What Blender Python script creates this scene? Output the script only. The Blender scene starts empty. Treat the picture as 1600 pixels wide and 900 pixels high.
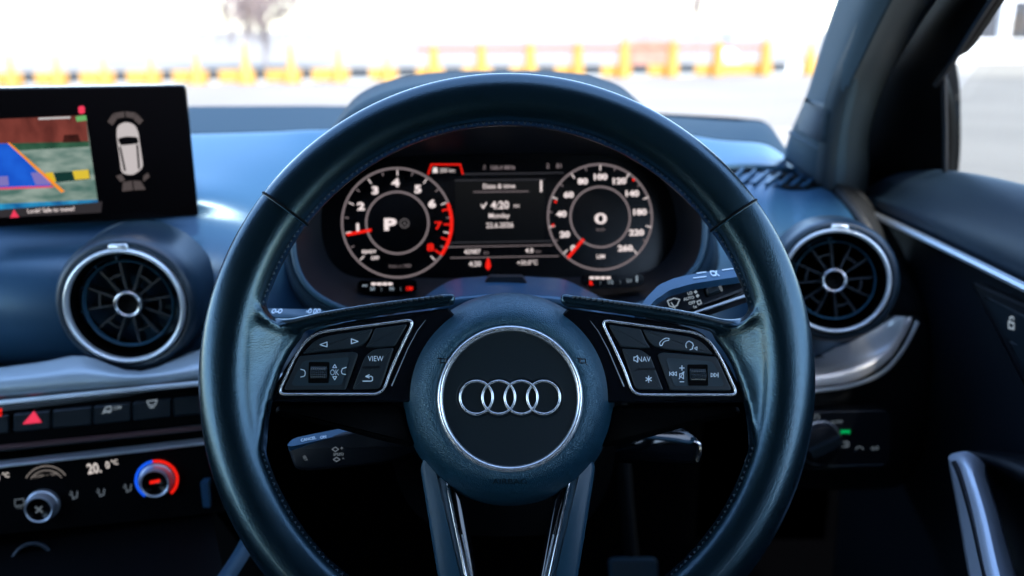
import bpy, math, random
from mathutils import Vector, Matrix
import mathutils
R = math.radians
random.seed(7)
S = bpy.context.scene
COL = S.collection

# ------------------------------------------------------------------ camera, light, exposure
F = 1400.0                      # focal length in photo pixels (photo 1600 wide)
TH = R(16.1)                    # camera looks down by this much
CAM = Vector((0, 0, 1.22))
FWD = Vector((0, math.cos(TH), -math.sin(TH)))
UPV = Vector((0, math.sin(TH), math.cos(TH)))
EXPO = 2.9
cd = bpy.data.cameras.new('Camera'); cam = bpy.data.objects.new('Camera', cd); COL.objects.link(cam)
cam.location = CAM; cam.rotation_euler = (R(90) - TH, 0, 0)
cd.sensor_width = 36; cd.lens = 36 * F / 1600; cd.clip_start = .02; cd.clip_end = 3000
cd.dof.use_dof = True; cd.dof.focus_distance = .545; cd.dof.aperture_fstop = 4.8
S.camera = cam
w = bpy.data.worlds.new('World'); S.world = w; w.use_nodes = True
nt = w.node_tree; bg = nt.nodes['Background']
sky = nt.nodes.new('ShaderNodeTexSky'); sky.sky_type = 'NISHITA'; sky.sun_disc = False
SUN_EL, SUN_AZ = R(52), R(158)          # azimuth from +Y, clockwise
sky.sun_elevation = SUN_EL; sky.sun_rotation = SUN_AZ
sky.air_density = 1.0; sky.dust_density = .6; sky.ozone_density = 2.5
nt.links.new(sky.outputs[0], bg.inputs[0]); bg.inputs[1].default_value = .13
sd = bpy.data.lights.new('Sun', 'SUN'); sun = bpy.data.objects.new('Sun', sd); COL.objects.link(sun)
sd.energy = 1.5; sd.angle = R(12); sd.color = (1, .96, .9)
sdir = Vector((math.sin(SUN_AZ) * math.cos(SUN_EL), math.cos(SUN_AZ) * math.cos(SUN_EL), math.sin(SUN_EL)))
sun.rotation_euler = sdir.to_track_quat('Z', 'Y').to_euler(); sun.location = (0, 0, 30)
vs = S.view_settings; vs.view_transform = 'Standard'; vs.look = 'None'; vs.exposure = EXPO; vs.gamma = 1
S.cycles.use_denoising = True
S.cycles.max_bounces = 8; S.cycles.transparent_max_bounces = 12
S.cycles.sample_clamp_indirect = 4

# ------------------------------------------------------------------ helpers
def ray(px, py):
    return FWD + Vector((1, 0, 0)) * ((px - 800) / F) + UPV * ((450 - py) / F)
def P(px, py, d):
    return CAM + ray(px, py) * d
def G(px, py, z=0.0):
    r = ray(px, py); return CAM + r * ((z - CAM.z) / r.z)

class Frame:
    def __init__(s, o, x=(1, 0, 0), y=(0, 0, 1)):
        s.o = Vector(o); x = Vector(x).normalized(); y = Vector(y)
        z = x.cross(y).normalized(); y = z.cross(x).normalized()
        s.m = Matrix(((x.x, y.x, z.x, s.o.x), (x.y, y.y, z.y, s.o.y), (x.z, y.z, z.z, s.o.z), (0, 0, 0, 1)))
        s.i = s.m.inverted(); s.c = s.i @ CAM
    def loc(s, px, py, h=0.0):
        r = s.i.to_3x3() @ ray(px, py)
        return s.c + r * ((h - s.c.z) / r.z)
    def w(s, p): return s.i @ p
    def P(s, px, py, d): return s.i @ P(px, py, d)
    def sc(s, px, py, h=0.0):
        a = s.loc(px, py, h)
        return (s.loc(px + 1, py, h) - a).length, (s.loc(px, py + 1, h) - a).length

def crom(p, n=6, closed=False):
    p = [Vector(q) for q in p]; L = len(p); out = []
    for i in range(L if closed else L - 1):
        if closed: a, b, c, d = p[i - 1], p[i], p[(i + 1) % L], p[(i + 2) % L]
        else: a, b, c, d = p[max(i - 1, 0)], p[i], p[i + 1], p[min(i + 2, L - 1)]
        for k in range(n):
            t = k / n
            out.append(.5 * ((2 * b) + (c - a) * t + (2 * a - 5 * b + 4 * c - d) * t * t + (3 * b - a - 3 * c + d) * t ** 3))
    if not closed: out.append(p[-1])
    return out

def round_poly(pts, r, seg=5):
    out = []; n = len(pts)
    for i in range(n):
        a, b, c = Vector(pts[i - 1][:2]), Vector(pts[i][:2]), Vector(pts[(i + 1) % n][:2])
        rr = pts[i][2] if len(pts[i]) > 2 else r
        u, v = (a - b), (c - b); l = min(u.length, v.length) * .48
        t = min(rr, l)
        if t < 1e-6: out.append(b); continue
        p0, p1 = b + u.normalized() * t, b + v.normalized() * t
        for k in range(seg + 1):
            s = k / seg
            out.append(p0 * (1 - s) ** 2 + b * 2 * s * (1 - s) + p1 * s * s)
    return out

def area(p): return sum(p[i - 1][0] * p[i][1] - p[i][0] * p[i - 1][1] for i in range(len(p))) / 2
def offset(p, d):
    n = len(p); out = []
    for i in range(n):
        e1 = (Vector(p[i][:2]) - Vector(p[i - 1][:2])); e2 = (Vector(p[(i + 1) % n][:2]) - Vector(p[i][:2]))
        if e1.length < 1e-9: e1 = e2
        if e2.length < 1e-9: e2 = e1
        e1.normalize(); e2.normalize()
        n1, n2 = Vector((-e1.y, e1.x)), Vector((-e2.y, e2.x))
        k = max(1 + n1.dot(n2), .5)
        out.append(Vector(p[i][:2]) + (n1 + n2) / k * d)
    return out

class MB:
    def __init__(s): s.v = []; s.f = []
    def add(s, v, f):
        o = len(s.v); s.v += [Vector(q) for q in v]; s.f += [[i + o for i in g] for g in f]; return s
    def loft(s, loops, cap0=True, cap1=True, closed=True):
        n = len(loops[0]); v = [q for l in loops for q in l]; f = []
        for j in range(len(loops) - 1):
            for i in range(n if closed else n - 1):
                a, b = j * n + i, j * n + (i + 1) % n
                f.append([a, b, b + n, a + n])
        if cap0: f.append(list(range(n))[::-1])
        if cap1: f.append([(len(loops) - 1) * n + i for i in range(n)])
        return s.add(v, f)
    def prism(s, pts, layers, cap0=True, cap1=True, zf=None):
        pts = [Vector(p[:2]) for p in pts]
        if area(pts) < 0: pts = pts[::-1]
        loops = []
        for ins, z in layers:
            q = offset(pts, ins) if ins else pts
            loops.append([Vector((p.x, p.y, z + (zf(p.x, p.y) if zf else 0))) for p in q])
        return s.loft(loops, cap0, cap1)
    def lathe(s, prof, c=(0, 0, 0), n=64, a0=0, a1=None, fx=1, fy=1):
        c = Vector(c); full = a1 is None; A1 = 2 * math.pi + a0 if full else a1
        m = n if full else n + 1; v = []; f = []
        for (r, z) in prof:
            for i in range(m):
                t = a0 + (A1 - a0) * i / n
                v.append(c + Vector((r * math.cos(t) * fx, r * math.sin(t) * fy, z)))
        for j in range(len(prof) - 1):
            for i in range(n):
                a, b = j * m + i, j * m + (i + 1) % m
                f.append([a, a + m, b + m, b])
        return s.add(v, f)
    def ring(s, c, r, tr, n=64, m=8, tz=None, a0=0, a1=None):
        tz = tz or tr
        prof = [(r + tr * math.cos(2 * math.pi * k / m), tz * math.sin(2 * math.pi * k / m)) for k in range(m + 1)]
        return s.lathe(prof[::-1], c, n, a0, a1)
    def tube(s, path, r, m=8, closed=False, squash=1.0, up=(0, 0, 1), cap=True):
        path = [Vector(p) for p in path]; n = len(path); loops = []; up = Vector(up)
        for i, p in enumerate(path):
            a = path[i - 1] if (i or closed) else p; b = path[(i + 1) % n] if (i < n - 1 or closed) else p
            t = (b - a).normalized(); u = t.cross(up)
            if u.length < 1e-4: u = t.cross(Vector((1, 0, 0)))
            u.normalize(); v = u.cross(t)
            rr = r(i / max(n - 1, 1)) if callable(r) else r
            loops.append([p + u * rr * math.cos(2 * math.pi * k / m) + v * rr * squash * math.sin(2 * math.pi * k / m) for k in range(m)])
        if closed: loops.append(loops[0])
        return s.loft(loops, cap and not closed, cap and not closed)
    def bar(s, a, b, wd, z0, z1):
        a, b = Vector(a[:2]), Vector(b[:2]); t = (b - a).normalized(); n = Vector((-t.y, t.x)) * wd / 2
        q = [a + n, a - n, b - n, b + n]
        return s.prism(q, [(0, z0), (0, z1)])
    def box(s, c, d):
        x, y, z = [k / 2 for k in d]; c = Vector(c)
        v = [c + Vector((i * x, j * y, k * z)) for k in (-1, 1) for j in (-1, 1) for i in (-1, 1)]
        return s.add(v, [[0, 2, 3, 1], [4, 5, 7, 6], [0, 1, 5, 4], [2, 6, 7, 3], [0, 4, 6, 2], [1, 3, 7, 5]])
    def grid(s, rows, su=4, sv=4):
        a = [crom(r, su) for r in rows]
        cols = [crom([r[i] for r in a], sv) for i in range(len(a[0]))]
        n = len(cols[0]); v = [q for c in cols for q in c]; f = []
        for i in range(len(cols) - 1):
            for j in range(n - 1):
                k = i * n + j; f.append([k, k + 1, k + n + 1, k + n])
        return s.add(v, f)
    def text(s, fr, body, px, py, hpx, h, bold=.0, wide=1.0, zf=None, th=.0002, shear=0, rot=0, lift=True):
        cu = bpy.data.curves.new('t', 'FONT'); cu.body = body; cu.size = 1; cu.offset = bold; cu.shear = shear
        cu.align_x = 'CENTER'; cu.resolution_u = 3
        ob = bpy.data.objects.new('t', cu); COL.objects.link(ob)
        me = bpy.data.meshes.new_from_object(ob.evaluated_get(bpy.context.evaluated_depsgraph_get()))
        V = [v.co.copy() for v in me.vertices]; Fc = [list(p.vertices) for p in me.polygons]
        bpy.data.objects.remove(ob); bpy.data.curves.remove(cu); bpy.data.meshes.remove(me)
        if not V: return s
        y0, y1 = 0.0, .73; x0, x1 = min(v.x for v in V), max(v.x for v in V)
        cx, cy = (x0 + x1) / 2, (y0 + y1) / 2
        sx, sy = fr.sc(px, py, h); c = fr.loc(px, py, h); k = hpx / (y1 - y0)
        cr, sr = math.cos(rot), math.sin(rot); out = []
        for v in V:
            x, y = (v.x - cx) * k * wide * sx, (v.y - cy) * k * sy
            x, y = x * cr - y * sr + c.x, x * sr + y * cr + c.y
            out.append(Vector((x, y, (zf(x, y) if zf else h) + th)))
        return s.add(out, Fc)
    def build(s, name, m, parent=None, smooth=True, ang=40, mods=()):
        me = bpy.data.meshes.new(name); me.from_pydata([tuple(v) for v in s.v], [], s.f); me.update()
        ob = bpy.data.objects.new(name, me); COL.objects.link(ob); me.materials.append(m)
        if smooth: me.shade_smooth(); me.set_sharp_from_angle(angle=R(ang))
        if parent: ob.parent = parent
        return ob

from mathutils.bvhtree import BVHTree
class Surf:
    """nearest built surface under a direction of view, so small pieces sit on it"""
    def __init__(s, *obs):
        s.t = []
        for o in obs:
            bpy.context.view_layer.update()
            mw = o.matrix_world
            s.t.append(BVHTree.FromPolygons([mw @ v.co for v in o.data.vertices], [list(p.vertices) for p in o.data.polygons]))
    def at(s, px, py, lift=.001):
        r = ray(px, py).normalized(); best = None
        for t in s.t:
            h = t.ray_cast(CAM, r)
            if h[0] is not None and (best is None or h[3] < best[3]): best = h
        if best is None: return P(px, py, .9)
        n = best[1] if best[1].dot(r) < 0 else -best[1]
        return best[0] + n * lift
def solid(ob, t, off=-1.0):
    bpy.context.view_layer.update(); mw = ob.matrix_world      # thickness goes to the hidden side
    if 'hood' not in ob.name:
        sc_ = sum((mw.to_3x3() @ p.normal).dot(CAM - mw @ p.center) * p.area for p in ob.data.polygons); off = -1 if sc_ > 0 else 1
    m = ob.modifiers.new('s', 'SOLIDIFY'); m.thickness = t; m.offset = off; m.use_even_offset = False; return ob
def thing(name, label, cat, fr, group=None, kind=None):
    o = bpy.data.objects.new(name, None); COL.objects.link(o); o.empty_display_size = .05
    o.matrix_world = fr.m if isinstance(fr, Frame) else Matrix.Translation(fr)
    return tag(o, label, cat, group, kind)
def tag(o, label=None, cat=None, group=None, kind=None):
    if label: o['label'] = label
    if cat: o['category'] = cat
    if group: o['group'] = group
    if kind: o['kind'] = kind
    return o

# ------------------------------------------------------------------ materials
def mat(name, col, rough=.5, metal=0, coat=0, spec=.5, bump=None, var=None, rvar=None, tint=None):
    m = bpy.data.materials.new(name); m.use_nodes = True; t = m.node_tree; b = t.nodes['Principled BSDF']
    b.inputs['Base Color'].default_value = (*col, 1); b.inputs['Roughness'].default_value = rough
    b.inputs['Metallic'].default_value = metal; b.inputs['Coat Weight'].default_value = coat
    b.inputs['Specular IOR Level'].default_value = spec
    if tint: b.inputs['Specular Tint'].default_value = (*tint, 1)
    tc = t.nodes.new('ShaderNodeTexCoord')
    def noise(scale, detail=4):
        n = t.nodes.new('ShaderNodeTexNoise'); n.inputs['Scale'].default_value = scale; n.inputs['Detail'].default_value = detail
        t.links.new(tc.outputs['Object'], n.inputs['Vector']); return n
    if var:
        n = noise(var[0]); r = t.nodes.new('ShaderNodeMapRange'); t.links.new(n.outputs['Fac'], r.inputs[0])
        r.inputs[1].default_value = .3; r.inputs[2].default_value = .7
        r.inputs[3].default_value = 1 - var[1]; r.inputs[4].default_value = 1 + var[1]
        mx = t.nodes.new('ShaderNodeVectorMath'); mx.operation = 'SCALE'; mx.inputs[0].default_value = col
        t.links.new(r.outputs[0], mx.inputs['Scale']); t.links.new(mx.outputs[0], b.inputs['Base Color'])
    if rvar:
        n = noise(rvar[0]); r = t.nodes.new('ShaderNodeMapRange'); t.links.new(n.outputs['Fac'], r.inputs[0])
        r.inputs[1].default_value = .3; r.inputs[2].default_value = .7
        r.inputs[3].default_value = rough - rvar[1]; r.inputs[4].default_value = rough + rvar[1]
        t.links.new(r.outputs[0], b.inputs['Roughness'])
    if bump:
        kind, scale, strength, dist = bump
        if kind == 'v':
            n = t.nodes.new('ShaderNodeTexVoronoi'); n.feature = 'DISTANCE_TO_EDGE'; n.inputs['Scale'].default_value = scale
            nn = noise(scale * .6, 2); ad = t.nodes.new('ShaderNodeVectorMath'); ad.operation = 'MULTIPLY_ADD'
            ad.inputs[1].default_value = (1.2 / scale,) * 3
            t.links.new(nn.outputs['Color'], ad.inputs[0]); t.links.new(tc.outputs['Object'], ad.inputs[2])
            t.links.new(ad.outputs[0], n.inputs['Vector'])
            mr = t.nodes.new('ShaderNodeMapRange'); mr.inputs[2].default_value = .25; t.links.new(n.outputs[0], mr.inputs[0]); o = mr.outputs[0]
        else: n = noise(scale, 5); o = n.outputs['Fac']
        bp = t.nodes.new('ShaderNodeBump'); bp.inputs['Strength'].default_value = strength; bp.inputs['Distance'].default_value = dist
        t.links.new(o, bp.inputs['Height']); t.links.new(bp.outputs[0], b.inputs['Normal'])
    return m
def emis(name, col, st=1.0):
    m = bpy.data.materials.new(name); m.use_nodes = True; t = m.node_tree; b = t.nodes['Principled BSDF']
    b.inputs['Base Color'].default_value = (0, 0, 0, 1); b.inputs['Specular IOR Level'].default_value = .05
    b.inputs['Emission Color'].default_value = (*col, 1); b.inputs['Emission Strength'].default_value = st / 2 ** EXPO
    return m
def glass(name, tint):
    m = bpy.data.materials.new(name); m.use_nodes = True; t = m.node_tree; t.nodes.remove(t.nodes['Principled BSDF'])
    tr = t.nodes.new('ShaderNodeBsdfTransparent'); tr.inputs[0].default_value = (*tint, 1)
    gl = t.nodes.new('ShaderNodeBsdfGlossy'); gl.inputs['Roughness'].default_value = .02
    fr = t.nodes.new('ShaderNodeFresnel'); fr.inputs[0].default_value = 1.25
    mx = t.nodes.new('ShaderNodeMixShader'); t.links.new(fr.outputs[0], mx.inputs[0])
    t.links.new(tr.outputs[0], mx.inputs[1]); t.links.new(gl.outputs[0], mx.inputs[2])
    t.links.new(mx.outputs[0], t.nodes['Material Output'].inputs[0]); return m

M = {}
M['leather'] = mat('leather', (.0020, .0080, .0125), .26, coat=.2, spec=1.0, tint=(.48, .82, 1), bump=('v', 600, .2, .0002))  # blue specular tint stands in for bluer ambient light
M['hub'] = mat('hub_plastic', (.008, .040, .066), .33, spec=1.0, tint=(.55, .84, 1), bump=('v', 800, .4, .0004))  # tint puts the blue cast of the light into the hub's highlights
M['plate'] = mat('plate_plastic', (.003, .010, .014), .42, bump=('n', 3000, .05, .0002))
M['piano'] = mat('gloss_black', (.004, .005, .007), .1, coat=.6)
M['button'] = mat('button_rubber', (.006, .014, .02), .45, bump=('n', 4000, .08, .0002))
M['dish'] = mat('dish_rubber', (.012, .03, .042), .42)
M['chrome'] = mat('chrome', (.92, .93, .96), .2, metal=1)
M['bright'] = mat('bright_chrome', (.9, .93, .96), .22, metal=.75)
M['silverdark'] = mat('silver_paint_left', (.36, .44, .48), .36, metal=.3, spec=.6)  # darker copy of the same silver paint, its tone set by the lighting
M['silver'] = mat('silver_paint', (.96, .98, .99), .32, metal=.35, spec=.6)  # same silver paint, lightened to make up for weak light on the crescent
M['ringsilver'] = mat('ring_silver', (.8, .86, .88), .28, metal=.6)
M['satin'] = mat('satin_silver', (.7, .75, .8), .5, metal=1, bump=('n', 1500, .05, .0002))
M['dash'] = mat('dash_soft', (.017, .062, .122), .36, spec=1.0, tint=(.6, .85, 1), bump=('v', 380, .12, .0003), var=(3, .08))  # bluish highlights here come from the tint, in place of bluer sky light
M['band'] = mat('dash_band', (.010, .026, .044), .7, spec=.1)
M['doorpad'] = mat('door_pad', (.006, .018, .032), .5, bump=('v', 420, .2, .0004))
M['dashlow'] = mat('dash_hard', (.012, .014, .016), .55, bump=('v', 500, .3, .0005))
M['dark'] = mat('dark_plastic', (.003, .005, .009), .45, bump=('n', 900, .1, .0004))
M['black'] = mat('matt_black', (.0009, .0011, .0015), .6, spec=.06)
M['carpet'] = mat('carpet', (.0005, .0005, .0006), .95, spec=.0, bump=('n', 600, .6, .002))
M['screen'] = mat('screen_glass', (.001, .001, .0015), .2, spec=.25)
M['pillar'] = mat('pillar_cloth', (.04, .07, .09), .75, bump=('n', 1200, .3, .0005))
M['pillardark'] = mat('pillar_trim', (.045, .06, .068), .6)
M['strut'] = mat('strut_plastic', (.017, .062, .1), .42, bump=('n', 2500, .1, .0002))
M['blade'] = mat('blade', (.012, .02, .028), .35, spec=.8)
M['grille'] = mat('grille', (.024, .044, .056), .6)
M['roofcloth'] = mat('roof_cloth', (.006, .008, .01), .9, spec=.1)
M['ventbody'] = mat('vent_body', (.009, .028, .048), .4, spec=.7, bump=('n', 1500, .08, .0002))
M['thread'] = mat('thread', (.03, .04, .045), .6)
M['paint'] = mat('icon_white', (.75, .85, .92), .5)
M['emboss'] = mat('emboss', (.004, .006, .009), .3)
M['knurl'] = mat('knurl', (.012, .022, .03), .3, spec=1.0)
M['wht'] = emis('lit_white', (1, .86, .85), .95)
M['dim'] = emis('lit_dim', (.62, .5, .53), .36)
M['dim2'] = emis('lit_dim_grey', (.5, .45, .47), .22)
M['vdim'] = emis('lit_faint', (.5, .5, .6), .1)
M['red'] = emis('lit_red', (1, .015, .008), 1.0)
M['panelg'] = emis('lit_panel', (.3, .4, .6), .004)
M['screenmat'] = None
M['temp'] = emis('lit_temp', (1, .9, .85), .75)
M['blue'] = emis('lit_blue', (.01, .12, 1), 1.0)
M['iconlit'] = emis('lit_icon', (.6, .75, .9), .45)
M['icon2'] = emis('lit_icon_dim', (.5, .62, .75), .2)
M['green'] = emis('lit_green', (.0, .6, .15), .6)
M['pinkred'] = emis('lit_pinkred', (1, .05, .12), .9)
M['concrete'] = mat('concrete', (.235, .205, .168), .9, bump=('n', 3, .4, .02), var=(.3, .12))
M['pavement'] = mat('pavement', (.22, .2, .16), .9, var=(.6, .1))
M['asphalt'] = mat('asphalt', (.15, .138, .115), .9, bump=('n', 30, .4, .01), var=(.5, .12))
M['yellow'] = mat('yellow_paint', (.45, .23, .03), .5, var=(3, .1))
M['blackpaint'] = mat('black_paint', (.02, .023, .026), .6)
M['orange'] = mat('orange_paint', (.32, .1, .05), .6)
M['steel2'] = mat('fence_paint', (.09, .09, .1), .5)
M['greywall'] = mat('grey_wall', (.03, .033, .036), .9, var=(.8, .25))
M['brick'] = mat('pale_brick', (.42, .2, .14), .9, var=(5, .3))
M['whitewall'] = mat('white_wall', (.8, .79, .76), .8, var=(.4, .05))
M['steel'] = mat('pale_steel', (.16, .17, .19), .5)
M['bark'] = mat('bark', (.3, .23, .21), .9)
M['winglass'] = glass('windscreen_glass', (.97, .98, .98))
M['sideglass'] = glass('side_glass', (.84, .83, .79))

# ------------------------------------------------------------------ the setting outside
def sheet(name, pts, z, m, kind='structure'):
    mb = MB(); mb.add([(p[0], p[1], z) for p in pts], [list(range(len(pts)))])
    return tag(mb.build(name, m, smooth=False), kind=kind)
sheet('ground', [(-900, -900), (900, -900), (900, 900), (-900, 900)], -.012, M['concrete'])
a, b = G(1300, 118), G(2600, 118)
sheet('road', [(.75, 2), (60, 2), (60, 24.4), (9.1, 24.4)], -.006, M['asphalt'])
sheet('pavement', [(9.2, 24.6), (60, 24.6), (60, 33.4), (12.5, 33.4)], .004, M['pavement'])

B0, B1 = G(-60, 137), G(1330, 115)
def bline(px, py=None):
    # point of the barrier line under a pixel column
    r = ray(px, 0); d = B1 - B0
    # solve CAM.xy + t*r.xy = B0.xy + s*d.xy
    det = r.x * -d.y + d.x * r.y
    s = (r.x * (B0.y - CAM.y) - r.y * (B0.x - CAM.x)) / -(r.x * d.y - r.y * d.x) * -1
    s = ((B0.x - CAM.x) * r.y - (B0.y - CAM.y) * r.x) / (d.y * r.x - d.x * r.y)
    return B0 + d * s
def ztop(p, px, py):
    r = ray(px, py); t = (p.y - CAM.y) / r.y
    return CAM.z + t * r.z
# painted kerb: yellow base with black painted blocks
kdir = (B1 - B0).normalized(); kang = math.atan2(kdir.y, kdir.x)
kfr = Frame(B0, kdir, (0, 0, 1))
kl = (B1 - B0).length
mb = MB(); mb.prism(round_poly([(0, 0), (kl * 1.1, 0), (kl * 1.1, .3), (0, .3)], .03), [(0, -.25), (.0, .0)])
kerb = mb.build('kerb', M['whitewall'], ang=30); kerb.matrix_world = kfr.m; tag(kerb, kind='structure')
mb = MB()
mbw = MB(); xs_ = [-45, 28, 100, 175, 249, 323, 398, 472, 556, 632, 706, 782, 854, 928, 1003, 1078, 1226]
mby = MB()
for i_, px in enumerate(xs_[:-1]):
    q0, q1 = kfr.w(bline(px)).x + (.11 if px < 500 else .24), kfr.w(bline(xs_[i_ + 1])).x - (.11 if px < 470 else .24)
    mby.box(((q0 + q1) / 2, .17, -.11), (q1 - q0, .27, .3))
mby.build('yellow_stripe', M['yellow'], kerb)
for px in [-45, 28, 100, 175, 249, 323, 398, 472, 556, 632, 706, 782, 854, 928, 1003, 1078, 1226]:
    p = kfr.w(bline(px)); wd = .14 if px < 500 else .28
    mb.box((p.x, .2, -.095), (wd * 1.6, .215, .3))
bs = mb.build('black_stripe', M['blackpaint'], kerb)
# yellow pointed bollards along the left
grp = 'yellow pointed bollards on the kerb'
nm = ['leftmost yellow bollard above the black screen', 'second yellow bollard from the left, above the black screen',
      'third yellow bollard from the left, above the black screen', 'fourth yellow bollard from the left, just above the corner of the black screen',
      'fifth yellow bollard from the left, right after the black screen ends', 'tall thick yellow bollard under the middle of the bare tree',
      'tall yellow bollard under the right side of the bare tree', 'thin yellow bollard next right of the bare tree',
      'short faint yellow bollard just left of the orange rail']
for k, (px, yt, rr) in enumerate([(5, 84, .1), (78, 84, .1), (153, 86, .09), (228, 84, .09), (300, 78, .12), (378, 64, .15), (450, 64, .14), (525, 68, .11), (602, 84, .1)]):
    p = bline(px); p = p - Vector((0, .12, 0)); h = max(ztop(p, px, yt), .5)
    t = thing('bollard', nm[k], 'bollard', p, grp)
    mb = MB(); mb.lathe([(0, 0), (rr * 1.3, 0), (rr * 1.2, .22), (rr * .75, .34), (rr * .5, h * .6), (rr * .35, h * .9), (0, h)], n=16)
    mb.build('post', M['yellow'], t)
    mb = MB(); mb.lathe([(rr * 1.5, 0), (rr * 1.5, .05), (rr * 1.3, .08)], n=16); mb.build('base', M['yellow'], t)
# railing on the right part
p0 = bline(648)
rf = Frame(p0, kdir, (0, 0, 1))
t = thing('railing', 'orange topped railing with yellow posts on the painted kerb', 'railing', rf)
x1 = rf.w(bline(1200)).x; zt = ztop(p0, 648, 74)
mb = MB(); mb.box((x1 / 2, zt - .05, .0), (x1, .1, .08)); mb.build('rail', M['orange'], t)
for px, yt in [(673, 70), (748, 68), (825, 66), (900, 66), (973, 62), (1050, 62), (1122, 64), (1197, 62)]:
    q = rf.w(bline(px)); hh = ztop(bline(px), px, yt)
    mb = MB(); mb.prism(round_poly([(q.x - .15, .0), (q.x + .15, .0), (q.x + .1, hh * .7), (q.x + .03, hh), (q.x - .03, hh), (q.x - .1, hh * .7)], .02), [(0, .06), (0, .3)])
    mb.build('post', M['yellow'], t)
p = bline(1272); t = thing('bollard', 'yellow bollard beside the dark roof pillar, past the orange rail', 'bollard', p - Vector((0, .12, 0)), grp)
h = ztop(p, 1272, 64); mb = MB(); mb.lathe([(0, 0), (.2, 0), (.2, .3), (.12, h * .6), (.05, h * .9), (0, h)], n=16); mb.build('post', M['yellow'], t)
# low brick-coloured rubble / planting behind the rail
t = thing('planter', 'low red brown brick planter behind the orange rail', 'planter', bline(1040) + Vector((0, 2.5, 0)))
mb = MB(); mb.box((0, 0, .45), (1.6, .6, .9)); mb.build('planter_wall', M['brick'], t)
mb = MB()
for i in range(60):
    c = Vector((random.uniform(-.7, .7), random.uniform(-.2, .2), 0.9 + random.random() * .3)); s_ = .1
    mb.add([c + Vector((random.uniform(-s_, s_), random.uniform(-s_, s_), random.uniform(-s_, s_))) for _ in range(3)], [[0, 1, 2]])
mb.build('dry_leaves', M['bark'], t, smooth=False)
# street lamp
p = bline(1150) + Vector((0, .8, 0))
t = thing('street_lamp', 'thin pale street lamp post on a white foot', 'street lamp', p)
mb = MB(); mb.tube([(0, 0, .5), (0, 0, 7)], .05); mb.tube([(0, 0, 7), (.4, 0, 7.3), (1.3, 0, 7.4)], .04); mb.build('pole', M['steel'], t)
mb = MB(); mb.box((1.6, 0, 7.4), (.7, .25, .1)); mb.build('lamp_head', M['steel'], t)
mb = MB(); mb.lathe([(0, 0), (.42, 0), (.4, .5), (.12, .75), (0, .75)], n=16); mb.build('foot', M['whitewall'], t)
# bare tree
def bare_tree(px, dist, label, seed, crown_h, spread, nb):
    rnd = random.Random(seed); r = ray(px, 45); p = Vector((CAM.x + r.x * dist, dist, 0))
    t = thing('bare_tree', label, 'tree', p)
    mb = MB(); mb.tube([(0, 0, 0), (.1, 0, 1.6), (0, .1, 3.4)], lambda u: .05 - .02 * u, m=8); mb.build('trunk', M['bark'], t)
    mb = MB()
    for i in range(nb):
        an = rnd.random() * 6.28; L = spread * (.4 + .6 * rnd.random())
        a = Vector((0, 0, 1.2 + rnd.random() * crown_h * .3)); b = a + Vector((math.cos(an) * L * .5, math.sin(an) * L * .5, .6 + rnd.random() * 1.3))
        c = b + Vector((math.cos(an) * L * .5, math.sin(an) * L * .5, -.2))
        mb.tube([a, b, c], lambda u: .035 - .02 * u, m=4, cap=False)
        for k in range(22):
            u = rnd.random() ** .6; q = b.lerp(c, u) if rnd.random() < .7 else a.lerp(b, u)
            e = q + Vector((rnd.uniform(-.35, .35), rnd.uniform(-.35, .35), -rnd.uniform(.2, 1.3)))
            mb.tube([q, q.lerp(e, .5) + Vector((rnd.uniform(-.1, .1), 0, .1)), e], .011, m=3, cap=False)
            for _ in range(3):
                g = q.lerp(e, rnd.random()); s_ = .05
                mb.add([g + Vector((rnd.uniform(-s_, s_), rnd.uniform(-s_, s_), rnd.uniform(-s_, s_) * 2)) for _ in range(3)], [[0, 1, 2]])
    mb.build('crown', M['bark'], t, smooth=False)
bare_tree(425, 30, 'thin bare brown tree with hanging twigs beyond the kerb', 3, 6.0, 3.4, 85)
bare_tree(1075, 42, 'faint far bare tree left of the street lamp', 5, 5, 1.2, 10)
# steel bar fence seen through the side window
fp = G(1480, 96); ff = Frame(fp, (1, .0, 0), (0, 0, 1))
t = thing('bar_fence', 'white steel bar fence on a low wall across the road', 'fence', ff)
mb = MB(); mb.box((8, .32, 0), (16, .64, .4)); mb.build('low_wall', M['whitewall'], t)
mb = MB()
for i in range(54): mb.box((.2 + i * .3, 1.8, 0), (.09, 2.3, .045))
mb.build('bars', M['steel2'], t)
for i in range(5):
    mb = MB(); mb.box((2.05 + i * 3, 1.85, 0), (.34, 2.5, .34)); mb.build('pillar', M['whitewall'], t)
mb = MB(); mb.box((8, 2.35, .05), (16, .1, .06)); mb.box((8, .8, .05), (16, .08, .06)); mb.build('rail', M['whitewall'], t)

hf = Frame(fp + Vector((-2, 2.2, 0)), (1, 0, 0), (0, 0, 1))
t = thing('grey_wall', 'plain grey wall standing behind the white bar fence', 'wall', hf)
mb = MB(); mb.box((11, 2.2, 0), (22, 4.4, .3)); mb.build('wall_face', M['greywall'], t); mb = MB(); mb.box((11, 4.45, 0), (22, .1, .4)); mb.build('coping', M['steel'], t)

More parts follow.
